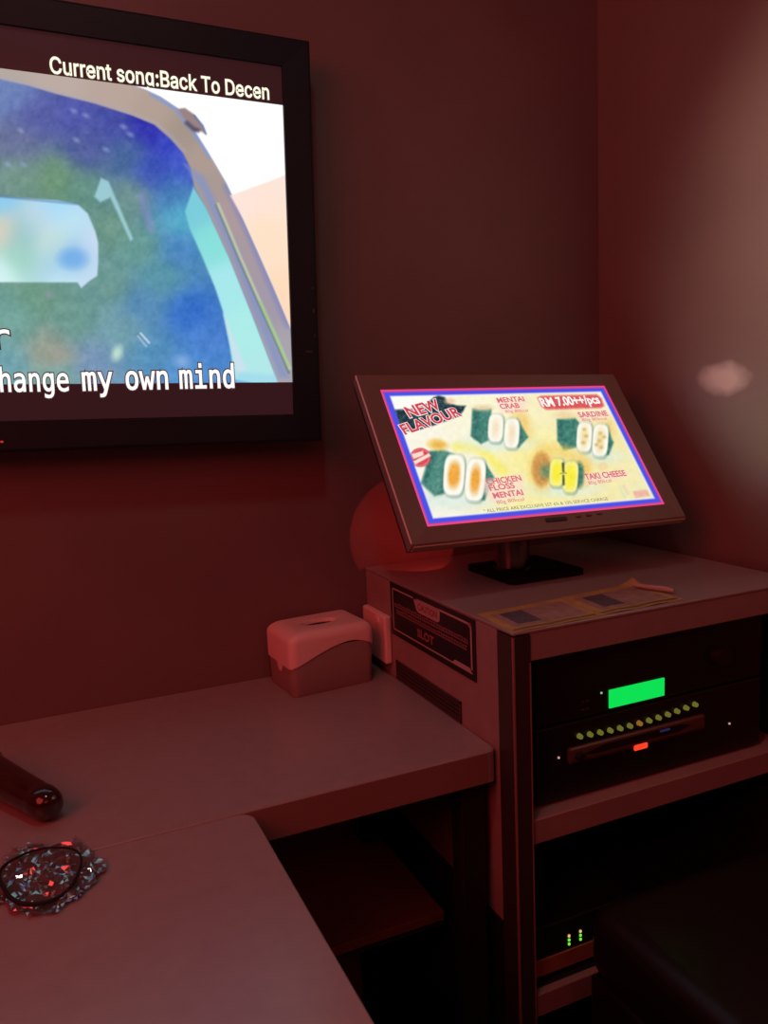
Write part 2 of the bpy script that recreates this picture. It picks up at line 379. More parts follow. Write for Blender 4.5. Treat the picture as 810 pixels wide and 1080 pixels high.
def area2(L):
    n = len(L) // 2
    return sum(L[2 * k] * L[2 * ((k + 1) % n) + 1] - L[2 * ((k + 1) % n)] * L[2 * k + 1] for k in range(n))
def curve_mesh(cu, V, F):
    o = bpy.data.objects.new('t', cu); COL.objects.link(o)
    me = bpy.data.meshes.new_from_object(o.evaluated_get(bpy.context.evaluated_depsgraph_get()))
    b0 = len(V); V += [v.co.copy() for v in me.vertices]; F += [tuple(b0 + i for i in p.vertices) for p in me.polygons]
    bpy.data.objects.remove(o); bpy.data.curves.remove(cu); bpy.data.meshes.remove(me)
def font_mesh(s, offset=0., font=None):
    V, F = [], []
    if font is None:
        cu = bpy.data.curves.new('t', 'FONT'); cu.body = s; cu.size = 1.; cu.offset = offset; cu.resolution_u = 3
        curve_mesh(cu, V, F); return V, F
    x = 0.
    for ch in s:
        adv, loops = GLYPHS[font][ch]
        if loops:
            sg = 1 if max((area2(L) for L in loops), key=abs) > 0 else -1
            outs = [L for L in loops if area2(L) * sg > 0]; holes = [L for L in loops if area2(L) * sg < 0]
            for i, L in enumerate(outs):      # overlapping strokes are filled one by one
                bx = (min(L[::2]), max(L[::2]), min(L[1::2]), max(L[1::2]))
                mine = [h for h in holes if bx[0] <= min(h[::2]) and bx[1] >= max(h[::2]) and bx[2] <= min(h[1::2]) and bx[3] >= max(h[1::2])]
                cu = bpy.data.curves.new('t', 'CURVE'); cu.dimensions = '2D'; cu.fill_mode = 'BOTH'; cu.offset = offset * .72
                for Q in [L] + mine:
                    n = len(Q) // 2; sp = cu.splines.new('POLY'); sp.points.add(n - 1); sp.use_cyclic_u = True
                    for k in range(n): sp.points[k].co = (x + Q[2 * k] / 1000, Q[2 * k + 1] / 1000, 0, 1)
                curve_mesh(cu, V, F)
        x += adv / 1000
    c = .70 / CAP[font]
    return [v * c for v in V], F

def lettering(pieces, name, pl, n, m, parent, offset=.02, font=None):
    """pieces: (text, p0, p1, cap height, [offset]) with p0-p1 the baseline of the inked text in picture units"""
    bm = B()
    for pc in pieces:
        s, p0, p1, hgt = pc[:4]; of = pc[4] if len(pc) > 4 else offset
        V, F = font_mesh(s, 0., font); x0 = min(v.x for v in V); x1 = max(v.x for v in V)
        if of: V, F = font_mesh(s, of, font)
        a, c = pl.uv(p0), pl.uv(p1); d = c - a; L = d.length; d.normalize(); up = Vector((-d.y, d.x))
        hh = (pl.uv((p0[0], p0[1] - hgt)) - a).length
        vs = []
        for v in V:
            q = a + d * ((v.x - x0) / (x1 - x0) * L) + up * (v.y / .70 * hh)
            vs.append(bm.verts.new(pl.P(q.x, q.y, n)))
        for f in F:
            try: bm.faces.new([vs[i] for i in f])
            except ValueError: pass
    me = bpy.data.meshes.new(name); bm.to_mesh(me); bm.free()
    return link(name, me, m, parent)

# ------------------------------------------------------------------ television
TV = Plane((.4816, 1.33, 1.503),
  [[.99964550, .00959978, .02483374], [-.00969361, .99994632, .00366056], [-.02479727, -.00389999, .99968489]],
  [[693.67326534, -51.22229888, 333.78446827], [111.72520449, -674.43799135, 260.07068185], [.28850604, -.09379156, 1.]])
TW, TH = 1.088, .650
tv = thing('television', 'large black framed wall television playing a karaoke video with lyrics', 'television', tuple(TV.P(-TW / 2, -TH / 2, -.065)))
b = B(); pframe(b, TV, [(-TW, -TH / 2), (0, -TH / 2), (0, TH / 2), (-TW, TH / 2)],
       [(-TW + .048, -TH / 2 + .047), (-.048, -TH / 2 + .047), (-.048, TH / 2 - .0448), (-TW + .048, TH / 2 - .0448)], -.03, .0, -.0025, .005)
obj('frame', b, M_tvbez, tv)
b = B(); pbox(b, TV, -TW + .006, -TH / 2 + .006, -.006, TH / 2 - .006, -.045, -.0295, .004)
pbox(b, TV, -TW + .12, -TH / 2 + .10, -.12, TH / 2 - .10, -.062, -.044, .006); obj('back_housing', b, M_black, tv)
b = B(); pbox(b, TV, -TW * .68, -.14, -TW * .32, .14, -.074, -.061, .002); obj('wall_bracket', b, M_blackm, tv)
b = B(); pbox(b, TV, -TW + .046, -TH / 2 + .045, -.046, TH / 2 - .043, -.0292, -.0085); tvs = obj('screen', b, M_lcd, tv)
b = B(); pbox(b, TV, -.0478, -TH / 2 + .09, -.0462, TH / 2 - .098, -.0084, -.0066); obj('inner_trim', b, M_rim, tv)
# faint touch keys printed on the right bezel
M_key = mat('grey_key_print', (.05, .055, .055), .5)
for (x, y, w, h) in ((330, 304, 3.2, 3.2), (331, 328, 3, 6), (332, 354, 2.6, 5), (326, 371, 9, 3.5)):
    q = TV.uv((x, y)); s = .00125
    b = B(); pbox(b, TV, q.x - w * s / 2, q.y - h * s / 2, q.x + w * s / 2, q.y + h * s / 2, -.003, .0004, .0003, 1); obj('touch_key', b, M_key, tv)
q = TV.uv((2, 466)); b = B(); pbox(b, TV, q.x - .002, q.y - .0015, q.x + .002, q.y + .0015, -.003, .0006, .0004, 1)
obj('standby_light', b, emis('red_standby', (.5, .03, .03), 1.), tv)

def paint_tv(a):
    base = [(-550, 120, (85, 92, 160)), (-550, 350, (110, 150, 150)), (-300, 140, (85, 90, 155)), (-300, 250, (105, 145, 125)), (-150, 120, (85, 90, 160)), (-150, 250, (105, 145, 125)), (-150, 380, (110, 150, 150)),
      (10, 95, (112, 132, 185)), (40, 122, (86, 92, 162)), (80, 120, (80, 85, 168)), (120, 130, (72, 78, 162)), (155, 132, (44, 40, 168)), (180, 152, (58, 68, 192)), (20, 150, (106, 112, 152)),
      (90, 155, (80, 90, 155)), (135, 160, (76, 108, 152)), (160, 180, (55, 75, 180)), (196, 172, (68, 90, 200)), (20, 182, (115, 150, 135)), (60, 185, (108, 148, 112)), (90, 200, (100, 146, 130)),
      (140, 205, (115, 150, 140)), (183, 205, (72, 125, 182)), (192, 228, (90, 180, 205)), (120, 240, (108, 148, 130)), (150, 260, (100, 150, 140)), (188, 262, (72, 128, 190)), (120, 300, (108, 150, 142)),
      (40, 312, (108, 150, 130)), (15, 335, (112, 160, 152)), (80, 335, (105, 150, 140)), (150, 320, (85, 135, 180)), (200, 330, (50, 105, 198)), (216, 360, (72, 125, 202)), (50, 370, (150, 155, 140)),
      (10, 385, (110, 160, 170)), (100, 382, (118, 146, 182)), (160, 370, (82, 140, 182)), (200, 392, (85, 145, 205)), (130, 350, (120, 162, 172)), (170, 290, (90, 150, 165)), (60, 400, (120, 165, 160))]
    a.c = a.field(base)
    g = a.grain(9, 13, 3); a.c += g[..., None] * np.array([1., .9, .9])
    g2 = a.grain(3.2, 8, 5); a.c += g2[..., None]
    # mirror reflected in the glass
    win = [(-420, 192), (0, 206), (60, 210), (82, 214), (93, 224), (101, 243), (104, 255), (104, 275), (103, 290), (94, 296), (86, 303), (82, 297), (-420, 296)]
    wf = a.field([(0, 212, (130, 200, 240)), (60, 215, (160, 215, 248)), (-200, 215, (140, 205, 245)), (0, 240, (230, 205, 180)), (25, 245, (140, 190, 195)), (40, 232, (195, 215, 230)), (70, 235, (190, 225, 240)), (98, 260, (205, 220, 240)),
      (55, 255, (205, 225, 210)), (20, 270, (150, 205, 185)), (60, 275, (160, 205, 225)), (78, 272, (110, 168, 228)), (0, 288, (215, 245, 245)), (70, 293, (205, 235, 245)), (-150, 250, (160, 200, 205)), (-150, 290, (210, 240, 245)), (95, 290, (200, 220, 235))])
    al = np.clip(.5 - a.sd(win) / 2.2, 0, 1)[..., None]; a.c = a.c * (1 - al) + wf * al
    a.ell(77, 272, 14, 10, (110, 168, 228), 5, .8)
    a.line([(-420, 191), (0, 206), (82, 214)], 1.5, (70, 100, 160), 1.5, .6)
    # marks on the glass
    a.poly([(107, 186), (115, 190), (141, 251), (138, 253), (117, 207), (106, 212), (100, 206)], (158, 205, 215), 1.4, .9)
    a.line([(150, 206), (160, 240)], 6, (140, 140, 200), 4, .6)
    a.ell(124, 372, 5, 8, (190, 222, 205), 3, .9, 20); a.line([(149, 351), (158, 361)], 1.6, (235, 235, 240), 1, .9); a.line([(146, 354), (155, 365)], 1.2, (225, 225, 235), 1, .7)
    a.ell(193, 381, 7, 6, (140, 175, 225), 5, .8); a.ell(52, 310, 4, 4, (160, 150, 175), 3, .5); a.ell(64, 375, 16, 8, (165, 150, 140), 8, .5)
    for x, y in ((78, 115), (91, 120), (22, 136), (81, 146), (131, 132), (138, 140), (25, 172), (112, 156), (8, 172)): a.ell(x, y, 3, 1.8, (150, 165, 205), 2, .7, 30)
    # cyan light band beside the glass
    cy = [(196, 222), (201, 240), (213, 267), (228, 303), (236, 327), (243, 362), (249, 400), (300, 410), (292, 396), (267, 331), (243, 271), (219, 219), (205, 196)]
    cf = a.field([(205, 222, (120, 200, 215)), (225, 255, (135, 220, 215)), (240, 300, (165, 228, 232)), (262, 350, (170, 232, 228)), (280, 395, (175, 228, 228))])
    al = np.clip(.5 - a.sd(cy) / 2.4, 0, 1)[..., None]; a.c = a.c * (1 - al) + cf * al
    a.poly([(237, 331), (243, 345), (261, 390), (252, 396)], (205, 220, 235), 2, .85)
    a.poly([(250, 392), (300, 396), (296, 405), (249, 405)], (150, 210, 235), 3, .6)
    # roof edge and pillar
    outer = [(120, 80), (155, 93), (170, 100), (188, 112), (205, 134), (220, 158), (240, 192), (258, 230), (275, 268), (290, 302), (305, 338), (325, 385)]
    inner = [(206, 196), (219, 219), (243, 271), (267, 331), (292, 396), (300, 420), (330, 420)]
    roof = [(-600, 40), (60, 60)] + outer + [(330, 420), (300, 420), (292, 396), (267, 331), (243, 271), (219, 219), (206, 196), (202, 176), (194, 160), (181, 145), (164, 130), (140, 120), (100, 107), (60, 97), (30, 88), (0, 81), (-600, 20)]
    rf = a.field([(0, 75, (178, 165, 158)), (60, 90, (185, 168, 160)), (120, 100, (182, 162, 152)), (165, 118, (176, 156, 145)), (195, 138, (160, 145, 135)), (215, 165, (172, 152, 142)), (228, 195, (165, 150, 145)), (245, 225, (170, 150, 155)),
      (262, 270, (165, 150, 158)), (280, 320, (160, 150, 165)), (300, 370, (165, 160, 170)), (-300, 60, (178, 165, 158))])
    al = np.clip(.5 - a.sd(roof) / 2., 0, 1)[..., None]; a.c = a.c * (1 - al) + rf * al
    a.line([(0, 79), (30, 86), (60, 95), (100, 105), (140, 117), (164, 127), (181, 142), (196, 158)], 3, (170, 165, 175), 2, .6)
    a.poly([(196, 172), (214, 200), (222, 218), (246, 270), (270, 330), (296, 398), (306, 398), (280, 330), (256, 270), (232, 218), (216, 185)], (132, 146, 190), 3, .85)
    a.line([(229, 215), (238, 236), (253, 272), (272, 315), (290, 355), (306, 393)], 2.2, (90, 110, 110), 1.2, .7)
    a.line([(231, 214), (240, 235), (255, 271), (274, 314), (292, 354), (307, 388)], 2.4, (205, 212, 165), 1.5, .9)
    a.line([(276, 318), (292, 354), (306, 386)], 2, (130, 200, 110), 1.5, .7)
    a.line([(240, 195), (262, 242), (285, 296), (305, 342)], 7, (130, 132, 185), 3, .7)
    a.line([(160, 97), (186, 113), (204, 136), (222, 164)], 3.5, (120, 150, 215), 2, .8)
    # bright sky and the pale block beside the pillar
    sky = outer + [(340, 385), (340, 70), (120, 70)]
    al = np.clip(.5 - a.sd(sky) / 1.8, 0, 1)[..., None]; a.c = a.c * (1 - al) + np.array([255., 255., 255.]) * al
    bld = [(244, 205), (268, 196), (285, 190), (320, 176), (340, 400), (325, 385), (305, 338), (290, 302), (275, 268), (258, 230)]
    bf = a.field([(255, 208, (252, 225, 215)), (290, 200, (250, 224, 205)), (280, 250, (250, 222, 195)), (300, 320, (250, 215, 185)), (300, 190, (245, 225, 220))])
    al = np.clip(.5 - a.sd(bld) / 2.4, 0, 1)[..., None]; a.c = a.c * (1 - al) + bf * al
    # small fitting on the roof edge
    a.poly([(188, 113), (196, 112), (206, 119), (215, 131), (219, 141), (212, 136), (205, 138), (199, 129)], (150, 128, 128), 1.2)
    a.line([(198, 128), (205, 134), (210, 136)], 4, (75, 70, 95), 2, .9); a.line([(206, 120), (215, 131), (218, 139)], 1.6, (60, 95, 170), 1, .8)
    a.c = np.clip(a.c, 0, 255)

us = list(np.linspace(-TW + .048, -.52, 50)) + list(np.linspace(-.518, -.048, 330))
vs = list(np.linspace(-TH / 2 + .101, TH / 2 - .1037, 330))
screen_mesh('video_picture', TV, us, vs, -.0078, paint_tv, emis_attr('video_light', 1.05), tvs)
title = [('Current song:Back To Decen', (53.5, 75), (285, 103.5), 17.2)]
lettering(title, 'song_title', TV, -.0066, emis('title_light', lin((255, 250, 226)), 1.1), tvs, .022, font='sans')
words = [('r', (-5, 367), (11, 366.5), 26), ('change', (-15, 413), (73, 412), 26), ('my', (88, 411.7), (119.5, 411), 26), ('own', (134, 410.6), (178, 410), 26), ('mind', (191, 409.5), (248, 408.5), 26)]
Ol_ = emis('outline_light', lin((74, 44, 48)), 1.); Ly = emis('lyric_light', lin((255, 248, 244)), 1.1)
for w in words:
    lettering([w + (.055,)], 'lyric_outline', TV, -.0070, Ol_, tvs, font='mono'); lettering([w + (.018,)], 'lyric_word', TV, -.0064, Ly, tvs, font='mono')

# ------------------------------------------------------------------ touchscreen monitor on the cabinet
MO = Plane((.7788, 1.162, 1.1537),
  [[.99982185, -.01297641, .01370728], [.00173708, .78637758, .61774369], [-.01879520, -.61760982, .78626004]],
  [[685.80901637, -35.74559426, 555.00668032], [109.74075607, -349.30481715, 472.09030551], [.29225229, .33009823, 1.]])
CT = .9305
mo = thing('touchscreen_monitor', 'brown framed touchscreen tilted back on a stand, showing a rice snack menu', 'monitor', (.795, 1.19, CT))
OUT = [(-.2685, -.1640), (.2605, -.1640), (.2640, .1580), (-.2665, .1625)]
INN = [(-.2318, -.1330), (.2320, -.1330), (.2320, .1330), (-.2318, .1330)]
b = B(); pframe(b, MO, OUT, INN, -.018, .002, -.001, .002); obj('bezel', b, M_bez, mo)
b = B()
o1 = [(-.2685, -.1640), (.2605, -.1640), (.2640, .1580), (-.2665, .1625)]
R = [[MO.P(u, v, -.012) for u, v in o1], [MO.P(u * .985, v * .97, -.03) for u, v in o1], [MO.P(u * .6, v * .6, -.058) for u, v in o1]]
loft(b, R); obj('back_housing', b, M_black, mo)
b = B(); pbox(b, MO, -.2694, -.1610, -.2676, .1600, -.0006, .0030, .0006, 1); obj('side_rim', b, M_rim, mo)
b = B(); pbox(b, MO, -.2660, -.1668, .2590, -.1635, -.014, -.0005, .0012, 2); obj('lower_rim', b, mat('brown_lower_rim', (.42, .28, .22), .3), mo)
b = B(); pbox(b, MO, -.2330, -.1342, .2332, .1342, -.016, -.0035); mos = obj('screen', b, M_gloss, mo)
for (x, y, w, h, nm) in ((586.5, 548, .040, .0075, 'badge_plate'), (610, 545, .010, .004, 'touch_key'), (621, 543.5, .010, .004, 'touch_key'), (632, 542, .010, .004, 'touch_key')):
    q = MO.uv((x, y)); b = B(); pbox(b, MO, q.x - w / 2, q.y - h / 2, q.x + w / 2, q.y + h / 2, 0, .0016 if nm == 'touch_key' else .0022, .0006, 1)
    obj(nm, b, mat('dark_brown_print', (.02, .01, .01), .4) if nm == 'badge_plate' else mat('reddish_key', (.14, .03, .03), .4), mo)
# stand: base plate with a chrome neck
b = B(); prism(b, rrect(.717, 1.118, .868, 1.272, .012), (0, 0, CT), (1, 0, 0), (0, 1, 0), (0, 0, 1), .010); obj('stand_base', b, mat('matt_base', (.006, .006, .006), .7, spec=.15), mo, smooth=False)
b = B(); n = 32
cx, cy = .7645, 1.19
loft(b, [[(cx + r * math.cos(2 * math.pi * k / n), cy + r * math.sin(2 * math.pi * k / n), z) for k in range(n)] for r, z in ((.034, CT + .010), (.034, CT + .014), (.0305, CT + .016), (.0305, CT + .135))])
obj('stand_neck', b, M_chrome, mo, smooth=True)
b = B(); cyl(b, (cx - .045, cy, CT + .138), (cx + .045, cy, CT + .138), .017, 20); obj('tilt_hinge', b, M_black, mo, smooth=True)

def paint_mo(a):
    a.c[:] = (250, 244, 215)
    def inset(d, dv=None):
        dv = d if dv is None else dv
        c = [(-.2316 + d, -.1327 + dv), (.2318 - d, -.1327 + dv), (.2318 - d, .1327 - dv), (-.2316 + d, .1327 - dv)]
        return [MO.px(*q) for q in c]
    ins = inset(.0145, .0135)
    fl = a.field([(425, 420, (255, 253, 245)), (430, 470, (252, 246, 228)), (455, 545, (248, 242, 228)), (500, 470, (250, 246, 222)), (560, 440, (248, 240, 195)), (620, 470, (246, 232, 165)), (560, 470, (249, 238, 172)), (600, 420, (248, 238, 190)), (560, 520, (247, 238, 168)), (640, 520, (246, 234, 175)), (690, 525, (243, 236, 188)), (625, 410, (250, 248, 215)), (520, 420, (252, 248, 215))])
    al = np.clip(.5 - a.sd(ins) / 1.4, 0, 1)[..., None]; a.c = a.c * (1 - al) + fl * al
    # pale edge of the sheet
    a.line(ins + ins[:1], 2.2, (232, 240, 255), 1.4, .75)
    # dark brush banner
    a.poly([(415.5, 431), (440, 430), (451, 424.5), (458, 418), (463, 416), (470, 418), (473, 423.5), (482, 426.5), (492, 427), (489, 433), (485, 438), (459, 447.5), (437, 454), (424, 453)], (44, 66, 74), 1.2)
    a.ell(475, 422, 5, 3, (238, 200, 165), 2, .9)
    # background glows and plates
    a.ell(555, 480, 30, 26, (250, 238, 140), 20, .4); a.line([(482, 470), (500, 471), (516, 480), (531, 496)], 9, (249, 236, 100), 4, .8)
    for cx, cy, rx, ry in ((478, 527, 44, 9), (528, 467, 32, 7), (622, 480, 32, 9), (595, 514, 32, 8)): a.ell(cx, cy, rx, ry, (222, 238, 226), 5, .85)
    W = (252, 250, 236); G = (72, 132, 118); Gd = (48, 98, 96)
    def half(cx, cy, w, h, fill, fw, fh, ang=3, rim=W):
        a.ell(cx + 1, cy + 1, w + .8, h + .8, (70, 110, 100), 1.2, .6, ang, 3.2)
        a.ell(cx, cy, w, h, rim, .9, 1., ang, 3.4)
        if fill: a.ell(cx, cy, fw, fh, fill, 2., .95, ang, 2.4)
    # top middle
    a.ell(551, 446, 9, 16, (245, 205, 120), 4, .8, -20); a.poly([(546, 440), (558, 460), (548, 471), (540, 468)], G, 1.2)
    a.poly([(499, 430), (519, 430), (519, 462), (508, 467.5), (497, 459)], G, 1.3); a.line([(502, 432), (503, 460)], 4, Gd, 3, .6); a.ell(510, 429, 10, 3, (236, 214, 170), 2, .95)
    half(523.5, 450.5, 8, 15, (248, 226, 190), 3.5, 9); half(540.5, 456, 8, 16, (247, 224, 190), 3.5, 10)
    # bottom left, large
    a.poly([(506, 484), (513, 488), (522.5, 503), (512, 527), (500, 526)], G, 1.3)
    a.poly([(453, 475), (466, 473), (480, 478), (482, 500), (471, 519), (459, 522), (444.5, 509), (449, 495)], G, 1.5); a.poly([(462, 474), (470, 476), (466, 519), (459, 521), (450, 510)], (95, 150, 138), 5, .6); a.line([(456, 480), (449, 506)], 4, Gd, 3, .7); a.line([(474, 482), (466, 518)], 4, Gd, 3, .5)
    a.ell(462, 468, 10.5, 6, (246, 206, 110), 2, 1., 8); a.ell(464, 468, 5, 2.5, (225, 160, 70), 2, .6)
    half(479.5, 500, 11, 22, (243, 168, 62), 6.3, 13.5, 4); half(502, 505, 10.5, 23, (242, 164, 58), 5, 14, 5)
    # top right
    a.ell(640, 450, 10, 14, (245, 215, 140), 4, .8, -20); a.poly([(640, 447), (648, 466), (643, 479), (634, 480)], G, 1.3)
    a.poly([(588, 441), (607, 439.5), (613, 446), (609, 471), (596, 474.5), (588.5, 464)], G, 1.3); a.line([(592, 444), (596, 472)], 4, Gd, 3, .5); a.ell(598, 437, 11, 4, (240, 215, 165), 2, .9)
    half(617, 460, 8, 16, (245, 226, 170), 4, 11, 3); half(634, 463.5, 8.3, 17.5, (243, 222, 165), 4, 12, 4)
    for x, y in ((617, 452), (619, 459), (616, 466), (634, 456), (633, 464), (635, 471), (638, 460), (630, 468)): a.ell(x, y, 1.8, 1.6, (210, 170, 90), 1.4, .8)
    # bottom middle
    a.ell(598, 478, 24, 7, (248, 214, 110), 5, .8, 18); a.ell(614, 497, 10, 15, (246, 202, 105), 4, .9)
    a.ell(573, 494, 14, 22, (246, 205, 110), 4, .8); a.ell(572, 494, 10, 18, (208, 152, 82), 2, 1.); a.ell(577, 496, 6, 7, (90, 140, 110), 4, .8)
    a.ell(612, 500, 5, 13, (66, 122, 104), 1.5, 1.)
    half(588, 497.5, 7.5, 15, (250, 238, 60), 5, 11, 3, (250, 244, 150)); half(602.5, 502, 8, 17, (250, 238, 62), 5.4, 12, 4, (250, 244, 150))
    a.line([(594.5, 488), (595, 496)], 2.4, (70, 70, 35), 1, .9); a.line([(595, 501), (595.3, 510)], 2.2, (70, 70, 35), 1, .9); a.line([(592, 498.5), (598, 498)], 1.2, (120, 110, 40), .8, .6)
    # badge, price pill, backing of the titles, stamp
    a.ell(444, 481.5, 11, 10, (214, 66, 78), .9); a.ell(444, 481.5, 9.6, 8.7, (245, 190, 190), .7, .7); a.ell(444, 481.5, 8.8, 8, (218, 70, 82), .8)
    a.poly([(434.5, 478), (446.5, 474.5), (447.5, 479), (437, 483.2)], (250, 224, 205), .8); a.poly([(436.5, 485.5), (453, 477), (455, 479.8), (438.5, 489)], (250, 228, 215), .8)
    a.poly([(567.5, 418.5), (571, 416.6), (630, 415), (635, 419), (638, 427), (635, 429.3), (577, 431.2), (572, 428)], (224, 92, 96), 1.4)
    for p in ([(524, 419.5), (556, 417.5), (557, 424), (552, 434), (528, 434)], [(510, 506), (553, 499), (555, 524), (518, 529), (511, 518)], [(610, 434), (642, 432), (644, 440.5), (613, 443)], [(617, 499), (662, 495), (664, 502), (640, 507), (618, 510)]): a.poly(p, (252, 222, 205), 3, .75)
    a.ell(637, 491, 4.5, 3.5, (242, 190, 140), 1.5, .5); a.ell(637, 491, 2.8, 2, (246, 230, 170), 1.2, .8)
    a.poly([(668.5, 517.5), (683.5, 515.5), (686, 522), (671, 524.5)], (240, 172, 160), 1.3, .85); a.line([(655, 514), (660, 524)], 2.2, (205, 225, 190), 1.5, .7); a.line([(659, 512), (663, 520)], 2, (225, 200, 190), 1.5, .6)
    a.poly([(555, 537), (563, 536), (558, 542)], (225, 232, 250), .8)
    dk = 1 - a.c.mean(-1) / 255; a.c += (a.grain(2.6, 60, 12) * dk ** 1.5)[..., None] * np.array([1.1, 1., 1.])
    a.c += a.grain(5, 6, 9)[..., None]
    a.put(-a.sd(ins), (78, 82, 230), .9); a.put(-a.sd(inset(.0045, .0050)), (240, 72, 128), .9)
    a.c = np.clip(a.c, 0, 255)
us = list(np.linspace(-.2316, .2318, 470)); vs = list(np.linspace(-.1327, .1327, 280))
screen_mesh('menu_picture', MO, us, vs, -.0026, paint_mo, emis_attr('menu_light', 1.0), mos)
Rd = emis('red_print_light', lin((214, 66, 84)), 1.); Rp = emis('pink_print_light', lin((222, 110, 125)), 1.); Wh = emis('white_print_light', lin((255, 248, 244)), 1.); Gy = emis('grey_print_light', lin((120, 118, 95)), 1.)
nf = [('NEW', (433, 439.5), (466, 430.5), 10.5), ('FLAVOUR', (428, 457.5), (487.5, 437.5), 10)]
for w in nf:
    lettering([w + (.07,)], 'headline_outline', MO, -.0021, Wh, mos); lettering([w + (.03,)], 'headline_word', MO, -.0017, Rd, mos)
lettering([('RM 7.00++/pcs', (573, 428), (634, 424.5), 8.2, .035)], 'price_text', MO, -.0019, Wh, mos)
for w in [('MENTAI', (526, 424), (554, 422.3), 4.8), ('CRAB', (529, 430.5), (549, 429.2), 4.8), ('SARDINE', (612, 439.6), (642, 437.6), 5), ('CHICKEN', (515, 510.5), (551, 506), 5.6), ('FLOSS', (518, 517), (544, 513.8), 5.6), ('MENTAI', (522, 525), (553, 521.2), 5.6), ('TAKI CHEESE', (619, 505.3), (661.5, 501), 5.6)]: lettering([w], 'dish_name', MO, -.0018, Rp, mos, .03)
for w in [('80g 80kcal', (534, 434.8), (558, 433.4), 2.8), ('80g 80kcal', (615, 443.6), (641, 442), 2.8), ('80g 80kcal', (525, 531), (554, 527.3), 3.6), ('80g 80kcal', (622, 510.5), (646, 507.6), 3.4)]: lettering([w], 'dish_weight', MO, -.0018, Rp, mos, .0)
lettering([('* ALL PRICE ARE EXCLUSIVE SST 6% & 10% SERVICE CHARGE', (511, 540), (642.5, 526.8), 3.4)], 'footnote', MO, -.0018, Gy, mos, .0)

# ------------------------------------------------------------------ equipment cabinet
XL, XR, YF, YB = .571, 1.120, .891, 1.397
cab = thing('equipment_cabinet', 'grey laminate equipment cabinet with open front shelves against the corner', 'cabinet', ((XL + XR) / 2, (YF + YB) / 2, 0))
b = B(); box(b, (XL, YF, CT - .004), (XR, YB, CT), .0008, 1); obj('top_panel', b, M_lam, cab)
b = B(); box(b, (XL + .027, YF + .001, CT - .0435), (XR, YF + .02, CT - .0045), .0008, 1); obj('fascia', b, M_lamside, cab)
b = B(); box(b, (XL, YF + .040, .490), (XL + .018, YB, CT - .0045)); obj('side_panel', b, M_lamside, cab)
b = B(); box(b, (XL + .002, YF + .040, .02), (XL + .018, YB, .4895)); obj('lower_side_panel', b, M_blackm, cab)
b = B(); prism(b, [(XL - .0005, YF - .0005), (XL + .027, YF - .0005), (XL + .027, YF + .004), (XL + .004, YF + .004), (XL + .004, YF + .0395), (XL - .0005, YF + .0395)], (0, 0, .0), (1, 0, 0), (0, 1, 0), (0, 0, 1), CT - .006); obj('corner_post', b, M_post, cab)
b = B(); cyl(b, (XL, YF, .01), (XL, YF, CT - .006), .0022, 10); cyl(b, (XL + .0262, YF, .01), (XL + .0262, YF, CT - .045), .0014, 8); obj('post_edge', b, mat('worn_edge_metal', (.42, .26, .24), .45, metal=.4), cab)
b = B(); box(b, (XL + .019, YF + .003, .6186), (XR, YB - .015, .6546), .001, 1); obj('shelf', b, M_lamside, cab)
b = B(); box(b, (XL + .019, YF + .016, .350), (XR, YB - .015, .385), .001, 1); lsh = obj('shelf', b, M_blackm, cab)  # board coloured black to paint in the shade on the lower shelf
b = B(); box(b, (XL + .019, YF + .003, .350), (XR, YF + .0158, .385), .001, 1); obj('front_edge', b, M_lamside, lsh)
b = B(); box(b, (XL + .019, YB - .012, .02), (XR, YB - .004, CT - .0045)); obj('back_panel', b, M_blackm, cab)
b = B(); box(b, (XR - .012, YF + .02, .02), (XR - .001, YB - .014, CT - .05)); obj('inner_shade_sheet', b, M_blackm, cab)  # black sheets added to keep the cabinet inside in shade
b = B(); box(b, (XL + .0185, YF + .045, .66), (XL + .024, YB - .014, CT - .05)); obj('inner_shade_sheet', b, M_blackm, cab)
# vent grille low on the side panel
g = B(); y0, y1, z0, z1 = 1.037, 1.270, .752, .786
box(g, (XL - .0025, y0, z0), (XL - .0003, y1, z0 + .003)); box(g, (XL - .0025, y0, z1 - .003), (XL - .0003, y1, z1)); box(g, (XL - .0025, y0, z0), (XL - .0003, y0 + .003, z1)); box(g, (XL - .0025, y1 - .003, z0), (XL - .0003, y1, z1))
for k in range(1, 5): box(g, (XL - .0025, y0 + .003, z0 + k * .0068 - .001), (XL - .0008, y1 - .003, z0 + k * .0068 + .001))
for k in range(1, 40): box(g, (XL - .0022, y0 + k * .0058 - .0007, z0 + .003), (XL - .0008, y0 + k * .0058 + .0007, z1 - .003))
vg = obj('vent_grille', g, mat('dark_grille_plastic', (.07, .045, .045), .5), cab)
b = B(); box(b, (XL - .0008, y0 + .001, z0 + .001), (XL - .0001, y1 - .001, z1 - .001)); obj('vent_recess', b, M_dark, vg)
